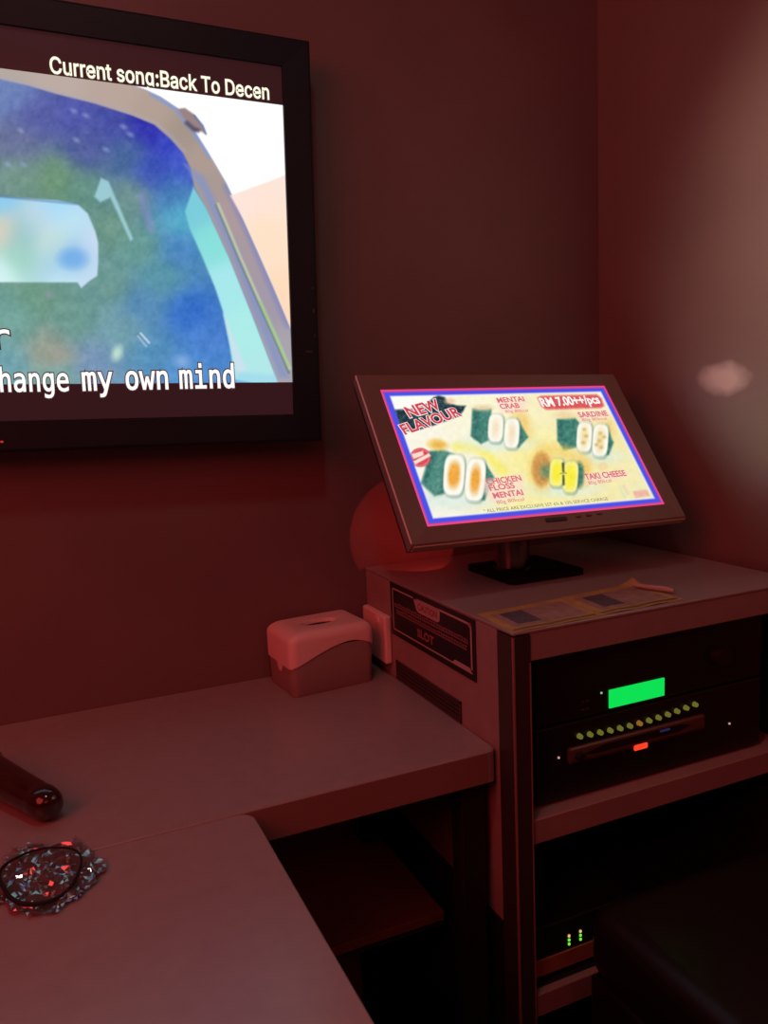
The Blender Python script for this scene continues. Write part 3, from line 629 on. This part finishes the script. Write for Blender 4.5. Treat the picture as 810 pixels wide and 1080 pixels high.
# warning sign stuck on the side panel; a runs towards the room, b up
SO, SU, SV, SN = (XL - .0004, 1.2835, .8315), (0, -1, 0), (0, 0, 1), (-1, 0, 0)
SW, SH = .2950, .0940
b = B(); prism(b, [(0, 0), (SW, 0), (SW, SH), (0, SH)], SO, SU, SV, SN, .0012); sg = obj('warning_sign', b, M_sign, cab)
SO2 = (XL - .0016, 1.2835, .8315)
b = B()
def bar(a0, b0, a1, b1): prism(b, [(a0, b0), (a1, b0), (a1, b1), (a0, b1)], SO2, SU, SV, SN, .0004)
bar(.009, .010, .0115, .085); bar(.2815, .016, .2855, .080); bar(.009, .010, .285, .0122); bar(.009, .083, .105, .0855); bar(.185, .083, .283, .0862)
prism(b, [(.275, .083), (.281, .086), (.2855, .080), (.2825, .078)], SO2, SU, SV, SN, .0004)
prism(b, [(.225, .0122), (.232, .0175), (.277, .0175), (.284, .010)], SO2, SU, SV, SN, .00045)
prism(b, [(.092, .0855), (.105, .066), (.112, .063), (.178, .063), (.185, .066), (.188, .0855)], SO2, SU, SV, SN, .0004)
obj('sign_border', b, M_signw, sg)
def sign_text(bm, s, a0, a1, b0, h, off):
    V, F = font_mesh(s, off); x0 = min(v.x for v in V); x1 = max(v.x for v in V)
    O = Vector((XL - .0022, 1.2835, .8315))
    vs = [bm.verts.new(O + Vector(SU) * (a0 + (v.x - x0) / (x1 - x0) * (a1 - a0)) + Vector(SV) * (b0 + v.y / .7 * h)) for v in V]
    for f in F:
        try: bm.faces.new([vs[i] for i in f])
        except ValueError: pass
b = B(); sign_text(b, 'CAUTION', .110, .178, .0685, .011, .02); me = bpy.data.meshes.new('sign_heading'); b.to_mesh(me); b.free(); link('sign_heading', me, M_signr, sg)
b = B()
rnd = random.Random(4)
for b0 in (.0530, .0420):      # two rows of small unreadable characters
    a_ = .016 if b0 > .05 else .024
    while a_ < (.272 if b0 > .05 else .262):
        w = rnd.uniform(.004, .0085); h = rnd.uniform(.0062, .0082)
        bar(a_, b0, a_ + w, b0 + .0018); bar(a_, b0 + h - .0018, a_ + w, b0 + h); bar(a_ + w * .4, b0, a_ + w * .4 + .0018, b0 + h)
        a_ += w + .0012
sign_text(b, 'SLOT', .105, .165, .0215, .0135, .04)
obj('sign_lettering', b, mat('dull_red_sign_print', (.38, .16, .17), .5), sg)

# ------------------------------------------------------------------ devices in the cabinet
def ledbox(name, x0, z0, x1, z1, yf, m, parent, t=.002, bev=.0005):
    b = B(); box(b, (x0, yf - t, z0), (x1, yf + .001, z1), bev, 1); return obj(name, b, m, parent)
DY = .917
amp = thing('karaoke_player', 'black rack player with glowing green display, upper device in the cabinet', 'player', (.82, 1.08, .775))
b = B(); box(b, (.622, DY, .7765), (1.060, 1.26, .880), .003); obj('body', b, M_black, amp)
ledbox('display', .7507, .7815, .8551, .8095, DY, emis('green_display', lin((14, 226, 84)), 1.0), amp)
ledbox('indicator_light', .7355, .8065, .7383, .8093, DY, emis('pale_green_led', (.35, .6, .35), .8), amp)
for k in range(4): ledbox('panel_button', .700 + .008 * (k % 2), .797 - .012 * (k // 2), .706 + .008 * (k % 2), .802 - .012 * (k // 2), DY, mat('dark_button', (.03, .025, .02), .5), amp)
b = B(); cyl(b, (.965, DY, .825), (.965, DY - .014, .825), .017, 28, .015); obj('volume_knob', b, M_blackm, amp, smooth=True)
for x in (.66, .82, 1.02):
    b = B(); cyl(b, (x, 1.0, .7738), (x, 1.0, .7768), .009, 14); obj('foot', b, M_blackm, amp)
mix = thing('karaoke_mixer', 'black mixer with a row of yellowish buttons and red light, below the player', 'mixer', (.82, 1.08, .6546))
b = B(); box(b, (.622, DY, .660), (1.060, 1.28, .7735), .003); obj('body', b, M_black, mix)
Ye = emis('yellow_button_light', lin((104, 102, 40)), 1.); Or = emis('orange_button_light', lin((142, 96, 36)), 1.)
for k in range(13):
    x = .6965 + (.9164 - .6965) * k / 12; z = .7506 - .0046 * math.sin(math.pi * k / 12) + .0046 * (k / 12) ** 2
    z = .7506 + (.7552 - .7506) * k / 12 - .0055 * math.sin(math.pi * k / 12)
    b = B(); cyl(b, (x, DY + .001, z), (x, DY - .006, z), .0042, 16, .0034); obj('button', b, Or if k == 6 else Ye, mix, smooth=True)
b = B(); box(b, (.6745, DY - .006, .7120), (.9360, DY + .001, .7368), .005, 3); fc = obj('control_panel', b, M_face, mix)
b = B(); prism(b, [(.700, .724), (.720, .7205), (.88, .7205), (.905, .7255), (.885, .7315), (.74, .7315)], (0, DY - .0058, 0), (1, 0, 0), (0, 0, 1), (0, -1, 0), .0006); obj('panel_slot', b, M_dark, fc)
ledbox('power_light', .7925, .7075, .8190, .7165, DY - .005, emis('red_power_light', lin((255, 62, 36)), 1.2), mix, .003, .002)
ledbox('blue_light', .842, .7272, .861, .7302, DY - .0064, emis('dim_blue_light', lin((34, 34, 70)), 1.), mix)
for x, z in ((.6603, .7254), (.9911, .7077)): ledbox('indicator_light', x - .0014, z - .0014, x + .0014, z + .0014, DY, emis('pink_led', (.7, .32, .3), 1.), mix)
b = B(); cyl(b, (.6925, DY - .005, .7230), (.6925, DY - .014, .7230), .0075, 20, .0065); obj('volume_knob', b, M_blackm, mix, smooth=True)
for x in (.65, 1.03):
    for y in (.95, 1.24):
        b = B(); cyl(b, (x, y, .6548), (x, y, .6605), .010, 14); obj('foot', b, M_blackm, mix)
low = thing('network_switch', 'small dark box with two columns of green lights on the lowest shelf', 'electronic box', (.70, 1.05, .385))
b = B(); box(b, (.607, DY, .391), (.80, 1.10, .468), .003); obj('body', b, M_black, low)
b = B(); box(b, (.610, DY - .003, .3935), (.797, DY + .0, .420), .001, 1); obj('front_strip', b, mat('reddish_brown_strip', (.40, .16, .10), .5), low)
Gl = emis('green_led', lin((120, 240, 60)), 1.); Ol = emis('orange_led', lin((235, 190, 130)), 1.)
for x, z in ((.675, .4359), (.6959, .4367)):
    for k in range(3): 
        ledbox('indicator_light', x - .0019, z - .0085 + k * .0065 - .0018, x + .0019, z - .0085 + k * .0065 + .0022, DY, Ol if k == 2 else Gl, low, .002, .0008)
for x in (.63, .77):
    b = B(); cyl(b, (x, .96, .3852), (x, .96, .3915), .008, 12); obj('foot', b, M_blackm, low)

# ------------------------------------------------------------------ padded bench in front of the cabinet
bn = thing('padded_bench', 'black padded bench in front of the cabinet, at the lower right', 'bench', (.90, .55, 0))
b = B(); box(b, (.645, .22, .44), (1.118, .845, .55), .035, 5); obj('seat_cushion', b, M_bench, bn, smooth=True)
b = B(); box(b, (.651, .23, .05), (1.112, .838, .442), .006, 2); obj('base', b, M_bench, bn)
for x in (.70, 1.08):
    for y in (.27, .79):
        b = B(); cyl(b, (x, y, 0), (x, y, .052), .022, 16); obj('leg', b, M_blackm, bn)

# ------------------------------------------------------------------ wall counter and desk
CZ = .7515
ct = thing('wall_counter', 'long grey laminate counter along the wall, carrying the tissue box', 'counter', (-.6, 1.17, 0))
def plan(x0, y0, x1, y1, rr):      # plan outline, corner radius rr on given corners (ll, lr, ur, ul)
    pts = []
    for (cx, cy, sx, sy, a0), r in zip(((x0, y0, 1, 1, 180), (x1, y0, -1, 1, 270), (x1, y1, -1, -1, 0), (x0, y1, 1, -1, 90)), rr):
        if r <= 0: pts.append((cx, cy)); continue
        for i in range(7):
            a = math.radians(a0 + 15 * i); pts.append((cx + sx * r + r * math.cos(a), cy + sy * r + r * math.sin(a)))
    return pts
def slab(name, pts, z0, z1, parent, mt, me_, r=.0015):
    b = B(); n = len(pts); cx = sum(p[0] for p in pts) / n; cy = sum(p[1] for p in pts) / n
    sh = lambda d: [(p[0] + (d if p[0] < cx else -d), p[1] + (d if p[1] < cy else -d)) for p in pts]
    loft(b, [[(x, y, z0) for x, y in pts], [(x, y, z1 - r) for x, y in pts], [(x, y, z1) for x, y in sh(r)]])
    return obj(name, b, mt, parent)
slab('worktop', plan(-1.7, .9345, .5685, 1.399, (0, .012, 0, 0)), .7052, CZ, ct, M_lam, None)
b = B(); box(b, (-1.7, .9338, .7058), (.552, .9344, .7496)); obj('edge_band', b, mat('brown_edge_band', (.30, .20, .18), .5), ct)
for x in (.519, -1.66):
    b = B(); box(b, (x, .952, 0), (x + .037, .985, .7052), .002, 1); obj('leg', b, M_blackm, ct)
    b = B(); box(b, (x, 1.34, 0), (x + .037, 1.38, .7052), .002, 1); obj('leg', b, M_blackm, ct)
b = B(); box(b, (-1.66, 1.095, .394), (.5585, 1.385, .410), .001, 1); obj('low_shelf', b, mat('dull_brown_shelf', (.30, .22, .19), .6), ct)
b = B(); box(b, (-1.66, 1.093, .388), (.5585, 1.0952, .392)); obj('shelf_edge', b, M_post, ct)

dk = thing('side_desk', 'greyish desk at the lower left butting against the counter front', 'desk', (-.4, .65, 0))
slab('desktop', plan(-1.1, .30, .2145, .9325, (.03, .03, .018, 0)), .7215, CZ - .0006, dk, M_lam, None)
for x in (-1.04, .10):
    for y in (.36, .84):
        b = B(); box(b, (x, y, 0), (x + .045, y + .045, .7215), .003, 1); obj('leg', b, M_blackm, dk)
b = B(); box(b, (-1.02, .385, .64), (.125, .403, .7215)); box(b, (-1.02, .845, .64), (.125, .863, .7215)); obj('apron', b, M_blackm, dk)

# ------------------------------------------------------------------ tissue box
tb = thing('tissue_box', 'two-tone plastic tissue box with an arched lid on the counter by the wall', 'tissue box', (.445, 1.33, CZ))
ya = math.radians(4.5); TBW, TBD, TBH = .160, .120, .110
To = Vector((.3735, 1.2630, CZ)); Tx = Vector((math.cos(ya), math.sin(ya), 0)); Ty = Vector((-math.sin(ya), math.cos(ya), 0))
def tpt(a, c, z): return To + Tx * a + Ty * c + Vector((0, 0, z))
def per(inset, r, k=8, m=14):
    """rounded-rectangle loop, evenly refined, parameterised the same way for every inset"""
    x0, y0, x1, y1 = inset, inset, TBW - inset, TBD - inset; pts = []
    cs = ((x1 - r, y0 + r, -90), (x1 - r, y1 - r, 0), (x0 + r, y1 - r, 90), (x0 + r, y0 + r, 180))
    for i, (cx, cy, a0) in enumerate(cs):
        for j in range(k + 1):
            a = math.radians(a0 + 90 * j / k); pts.append((cx + r * math.cos(a), cy + r * math.sin(a)))
        nx = cs[(i + 1) % 4]; a = math.radians(a0 + 90)
        p = Vector((cx + r * math.cos(a), cy + r * math.sin(a))); b0 = math.radians(nx[2]); q = Vector((nx[0] + r * math.cos(b0), nx[1] + r * math.sin(b0)))
        for j in range(1, m): t = j / m; pts.append(tuple(p.lerp(q, t)))
    return pts
b = B()
loft(b, [[tpt(x, y, z) for x, y in per(i, r)] for i, r, z in ((.006, .010, 0), (.004, .012, .003), (.0022, .013, .05), (.0018, .013, .080))]); obj('body', b, M_greyp, tb, smooth=True)
def lidbot(x, y):
    f = x / TBW
    arch = .47 + .29 * math.sin(min(1, max(0, f) / .72) * math.pi / 2) ** 1.3 if f < .72 else .76 - .13 * ((f - .72) / .28) ** 1.5
    if x < .006:      # left end with a small latch tab
        base = .46; t = abs(y - TBD * .45); base -= .12 if t < .010 else 0
        return base * TBH
    if x > TBW - .006: return .62 * TBH
    return arch * TBH
b = B(); rings = []; P0 = per(0, .014)
rings.append([tpt(x, y, lidbot(x, y)) for x, y in per(.0018, .013)])
rings.append([tpt(x, y, lidbot(x, y)) for x, y in P0])
rf = .016
def ztop(x, y): return 0.
for t in range(0, 7):
    a = math.radians(90 * t / 6); ins = rf * (1 - math.cos(a)); rings.append([tpt(x + .016 * (1 - math.cos(a)) * max(0, 1 - x / (TBW * .5)), y, TBH - rf + rf * math.sin(a)) for x, y in per(ins, max(.004, .014 - ins * .5))])
cx, cy = TBW * .50, TBD * .50
def ell(rx, ry, z):
    out = []
    for x, y in P0:
        a = math.atan2((y - cy) / (TBD / 2), (x - cx) / (TBW / 2)); out.append(tpt(cx + rx * math.cos(a), cy + ry * math.sin(a), z))
    return out
rings += [ell(.044, .030, TBH), ell(.034, .0165, TBH - .001), ell(.031, .014, TBH - .004), ell(.031, .014, TBH - .009)]
loft(b, rings, False, True); obj('lid', b, M_white, tb, smooth=True)
b = B(); prism(b, [(cx + .0308 * math.cos(2 * math.pi * k / 32), cy + .0138 * math.sin(2 * math.pi * k / 32)) for k in range(32)], To + Vector((0, 0, TBH - .0088)), Tx, Ty, (0, 0, 1), .002); obj('opening', b, M_dark, tb)

# ------------------------------------------------------------------ power socket and plug
so = thing('power_socket', 'pale twin power socket on the cabinet side above the counter', 'power socket', (XL - .001, 1.338, .815))
b = B(); box(b, (XL - .014, 1.287, .7735), (XL - .0006, 1.389, .8620), .004, 3); sp = obj('face_plate', b, M_white, so)
for y in (1.318, 1.362):
    b = B()
    for dy, dz, w, h in ((0, .012, .004, .009), (-.010, -.008, .008, .0035), (.010, -.008, .008, .0035)):
        box(b, (XL - .0146, y + dy - w / 2, .815 + dz - h / 2), (XL - .0135, y + dy + w / 2, .815 + dz + h / 2))
    if y > 1.34: obj('socket_holes', b, M_dark, sp)
    else:
        b.free()
b = B(); box(b, (XL - .017, 1.309, .846), (XL - .013, 1.323, .856), .001, 1); obj('switch', b, M_white, so)
pg = thing('power_plug', 'black power plug and cable in the socket behind the tissue box', 'plug', (XL - .03, 1.365, .815))
b = B(); box(b, (XL - .044, 1.346, .800), (XL - .0148, 1.384, .838), .006, 3); obj('body', b, M_black, pg, smooth=True)
b = B(); tube(b, [(XL - .036, 1.368, .803), (XL - .037, 1.372, .790), (XL - .037, 1.380, .770), (XL - .034, 1.388, .760), (XL - .015, 1.392, .7553), (XL - .006, 1.393, .7553)], .0033, 10); obj('cable', b, M_black, pg, smooth=True)

# ------------------------------------------------------------------ menu cards on the cabinet top
def card(label, p, z, curl):
    """p: near-left, near-right, far-right, far-left corners"""
    ctr = sum((Vector((*q, 0)) for q in p), Vector()) / 4
    r = thing('menu_card', label, 'card', (ctr.x, ctr.y, z), 'cards on the cabinet top')
    def q(u, v): 
        a = Vector(p[0]).lerp(Vector(p[1]), u); c = Vector(p[3]).lerp(Vector(p[2]), u); return a.lerp(c, v)
    def h(u, v): return curl * (max(0, u - .72) / .28) ** 2 * (max(0, v - .55) / .45) ** 2 + .0012 * math.sin(u * 7) ** 2 * (1 - v) * (1 if curl else .6)
    def sheet(u0, v0, u1, v1, dz, th, nu=16, nv=12):
        b = B(); G = []
        for s in (0, 1):
            G.append([[b.verts.new((*q(u0 + (u1 - u0) * i / nu, v0 + (v1 - v0) * j / nv), z + dz + s * th + h(u0 + (u1 - u0) * i / nu, v0 + (v1 - v0) * j / nv))) for i in range(nu + 1)] for j in range(nv + 1)])
        for j in range(nv):
            for i in range(nu):
                b.faces.new((G[1][j][i], G[1][j][i + 1], G[1][j + 1][i + 1], G[1][j + 1][i])); b.faces.new((G[0][j][i], G[0][j + 1][i], G[0][j + 1][i + 1], G[0][j][i + 1]))
        for j in range(nv):
            b.faces.new((G[0][j][0], G[1][j][0], G[1][j + 1][0], G[0][j + 1][0])); b.faces.new((G[0][j][nu], G[0][j + 1][nu], G[1][j + 1][nu], G[1][j][nu]))
        for i in range(nu):
            b.faces.new((G[0][0][i], G[0][0][i + 1], G[1][0][i + 1], G[1][0][i])); b.faces.new((G[0][nv][i], G[1][nv][i], G[1][nv][i + 1], G[0][nv][i + 1]))
        return b
    s = obj('sheet', sheet(0, 0, 1, 1, .0001, .0006), M_card, r)
    obj('printed_panel', sheet(.09, .17, .93, .84, .0008, .0002), M_cardin, s)
    obj('dark_patch', sheet(.17, .26, .43, .80, .0011, .0002), M_cardsq, s)
    b = sheet(.03, .05, .97, .11, .0009, .0002); obj('border_line', b, mat('dark_brown_line', (.16, .09, .04), .5), s)
    return r
card('brown bordered card at the front left corner of the cabinet top', [(.5735, .8925), (.722, .8975), (.733, 1.008), (.579, .998)], CT, 0.)
c2 = card('brown bordered card with a curled far corner, right of the other card', [(.7245, .8985), (.878, .903), (.886, 1.022), (.7355, 1.010)], CT, .010)
b = B(); tube(b, [(.862, .990, CT + .0075), (.874, .972, CT + .006), (.884, .952, CT + .006), (.890, .934, CT + .0058)], [.003, .004, .0045, .0035], 10); obj('curled_tape', b, M_tape, c2, smooth=True)

# ------------------------------------------------------------------ microphone
mc = thing('microphone', 'dark glossy microphone lying on the counter at the left edge', 'microphone', (-.07, 1.13, CZ))
E = Vector((-.0165, 1.035, CZ + .0212)); D = Vector((-.476, .879, .030)).normalized()
a_ = D.cross(Vector((0, 0, 1))).normalized(); c_ = a_.cross(D)
def rev(bm, prof, n=32):
    loft(bm, [[E + D * t + (a_ * math.cos(2 * math.pi * k / n) + c_ * math.sin(2 * math.pi * k / n)) * r for k in range(n)] for t, r in prof])
b = B(); rev(b, [(-.0205, .004), (-.019, .010), (-.0155, .0150), (-.009, .0190), (0, .0210), (.010, .0215), (.014, .0209), (.018, .0211), (.06, .0222), (.12, .0245), (.15, .0262)]); obj('handle', b, M_mic, mc, smooth=True)
b = B(); rev(b, [(.148, .0268), (.151, .0285), (.160, .0285), (.163, .0270)]); obj('collar', b, M_chrome, mc, smooth=True)
b = B(); rev(b, [(.162, .0255)] + [(.190 + .027 * math.sin(math.radians(t)), .0265 * math.cos(math.radians(t)) if abs(t) < 88 else .002) for t in range(-60, 91, 15)]); obj('grille', b, M_mesh, mc, smooth=True)

# ------------------------------------------------------------------ disposable microphone cover
cv = thing('microphone_cover', 'crumpled clear plastic microphone cover with black elastic ring on the desk', 'plastic wrapper', (-.026, .897, CZ))
b = B(); pts = []
for k in range(64):
    t = 2 * math.pi * k / 64; w = 1 + .035 * math.sin(3 * t + .6) + .02 * math.sin(5 * t)
    x = .0405 * math.cos(t) * w; y = .0560 * math.sin(t) * w
    pts.append((-.0262 + x, .897 + y - .10 * x, CZ + .0085 + .0025 * math.sin(2 * t + 1)))
tube(b, pts, [.0011 + .0006 * (1 + math.sin(2 * math.pi * k / 64 + 3.7)) for k in range(64)], 8, closed=True); obj('elastic_band', b, M_band, cv, smooth=True)
film = bpy.data.materials.new('clear_film'); film.use_nodes = True
nt = film.node_tree; nt.nodes.clear()
o = nt.nodes.new('ShaderNodeOutputMaterial'); mx = nt.nodes.new('ShaderNodeMixShader'); tr = nt.nodes.new('ShaderNodeBsdfTransparent'); gl = nt.nodes.new('ShaderNodeBsdfGlossy')
lw = nt.nodes.new('ShaderNodeFresnel'); lw.inputs['IOR'].default_value = 3.6
gl.inputs['Roughness'].default_value = .12; tr.inputs['Color'].default_value = (.95, .95, .95, 1); gl.inputs['Color'].default_value = (1, 1, 1, 1)
nt.links.new(lw.outputs[0], mx.inputs[0]); nt.links.new(tr.outputs[0], mx.inputs[1]); nt.links.new(gl.outputs[0], mx.inputs[2]); df = nt.nodes.new('ShaderNodeBsdfDiffuse'); df.inputs['Color'].default_value = (.85, .85, .85, 1); mz = nt.nodes.new('ShaderNodeMixShader'); mz.inputs[0].default_value = .05
nt.links.new(mx.outputs[0], mz.inputs[1]); nt.links.new(df.outputs[0], mz.inputs[2]); nt.links.new(mz.outputs[0], o.inputs['Surface'])
b = B(); N = 40; G = {}
for i in range(N + 1):
    for j in range(N + 1):
        u, v = i / N * 2 - 1, j / N * 2 - 1
        p = Vector((u * 3.9, v * 3.9, 2.3)); ridge = 1 - abs(noise.noise(p)) * 2.2
        q2 = Vector((u * 11 + 4, v * 11, 7.7)); r2 = 1 - abs(noise.noise(q2)) * 2.
        rr = math.hypot(u, v); hgt = (.0020 + .0075 * max(0, ridge) * (.6 + .4 * max(0, r2)) + .0016 * max(0, r2)) * (1.05 - .6 * rr ** 2)
        dx = noise.noise(Vector((u * 4, v * 4, 11))) * .010; dyy = noise.noise(Vector((u * 4, v * 4, 17))) * .010
        edge = rr + .22 * noise.noise(Vector((u * 2.6, v * 2.6, 5.1))) + .10 * noise.noise(Vector((u * 7, v * 7, 9.)))
        if edge < .93: G[i, j] = b.verts.new((-.0225 + u * .066 + dx, .900 + v * .079 + dyy - .008 * u, CZ + max(.0008, hgt)))
for i in range(N):
    for j in range(N):
        k = [(i, j), (i + 1, j), (i + 1, j + 1), (i, j + 1)]
        if all(x in G for x in k):
            if (i + j) % 2: b.faces.new([G[k[0]], G[k[1]], G[k[2]]]); b.faces.new([G[k[0]], G[k[2]], G[k[3]]])
            else: b.faces.new([G[k[0]], G[k[1]], G[k[3]]]); b.faces.new([G[k[1]], G[k[2]], G[k[3]]])
for v in [v for v in b.verts if not v.link_faces]: b.verts.remove(v)
obj('film', b, film, cv)

# ------------------------------------------------------------------ lamps of the room and two added glow spots
def area(name, loc, tgt, size, energy, col):
    l = bpy.data.lights.new(name, 'AREA'); l.shape = 'DISK'; l.size = size; l.energy = energy; l.color = col
    o = bpy.data.objects.new(name, l); COL.objects.link(o); o.location = loc
    o.rotation_euler = (Vector(tgt) - Vector(loc)).to_track_quat('-Z', 'Y').to_euler(); return o
area('red_ceiling_lamp', (-1.15, .15, 2.15), (.35, 1.25, .85), 1.5, 16.8, (1., .07, .065))
area('red_room_lamp', (.2, -1.2, 2.45), (.3, .9, .6), 1.4, 5., (1., .085, .07))
area('warm_ceiling_lamp', (.12, .50, 2.52), (.12, .75, .75), .14, 1.3, (1., .90, .82))
l = bpy.data.lights.new('added_wall_glow', 'SPOT'); l.energy = 250.; l.color = (1, .77, .60); l.spot_size = math.radians(25); l.spot_blend = 1.; l.shadow_soft_size = .04  # added spot, no such lamp: strengthens the television glow on the side wall
o = bpy.data.objects.new('added_wall_glow', l); COL.objects.link(o); o.location = (-.3, -.7, 2.4)
o.rotation_euler = (Vector((1.18, .60, 1.62)) - o.location).to_track_quat('-Z', 'Y').to_euler()
l = bpy.data.lights.new('added_caustic_spot', 'SPOT'); l.energy = .45; l.color = (1, .05, .04); l.spot_size = math.radians(64); l.spot_blend = .06; l.shadow_soft_size = 0.  # added spot, not a light on the stand: imitates the red lamp's caustic
o = bpy.data.objects.new('added_caustic_spot', l); COL.objects.link(o); o.location = (.675, 1.215, .985)
o.rotation_euler = (Vector((.662, 1.40, .985)) - o.location).to_track_quat('-Z', 'Y').to_euler()

w = bpy.data.worlds.new('World'); sc.world = w; w.use_nodes = True
w.node_tree.nodes['Background'].inputs['Color'].default_value = (0, 0, 0, 1)

# ------------------------------------------------------------------ camera
Rr = [[.9122636274, -.4074220192, -.0422181519], [-.0956961742, -.1117798011, -.9891145122], [.3982678952, .9063733085, -.1409613754]]
cam = bpy.data.cameras.new('Camera'); cam.sensor_fit = 'HORIZONTAL'; cam.sensor_width = 36.; cam.lens = 856.57 * 36 / 810
cam.clip_start = .02
co = bpy.data.objects.new('Camera', cam); COL.objects.link(co)
mw = Matrix.Identity(4)
for i in range(3):
    mw[i][0] = Rr[0][i]; mw[i][1] = -Rr[1][i]; mw[i][2] = -Rr[2][i]
mw[2][3] = 1.25
co.matrix_world = mw
sc.camera = co
vs_ = sc.view_settings; vs_.view_transform = 'Standard'; vs_.look = 'None'; vs_.exposure = 0.; vs_.gamma = 1.; vs_.use_curve_mapping = False
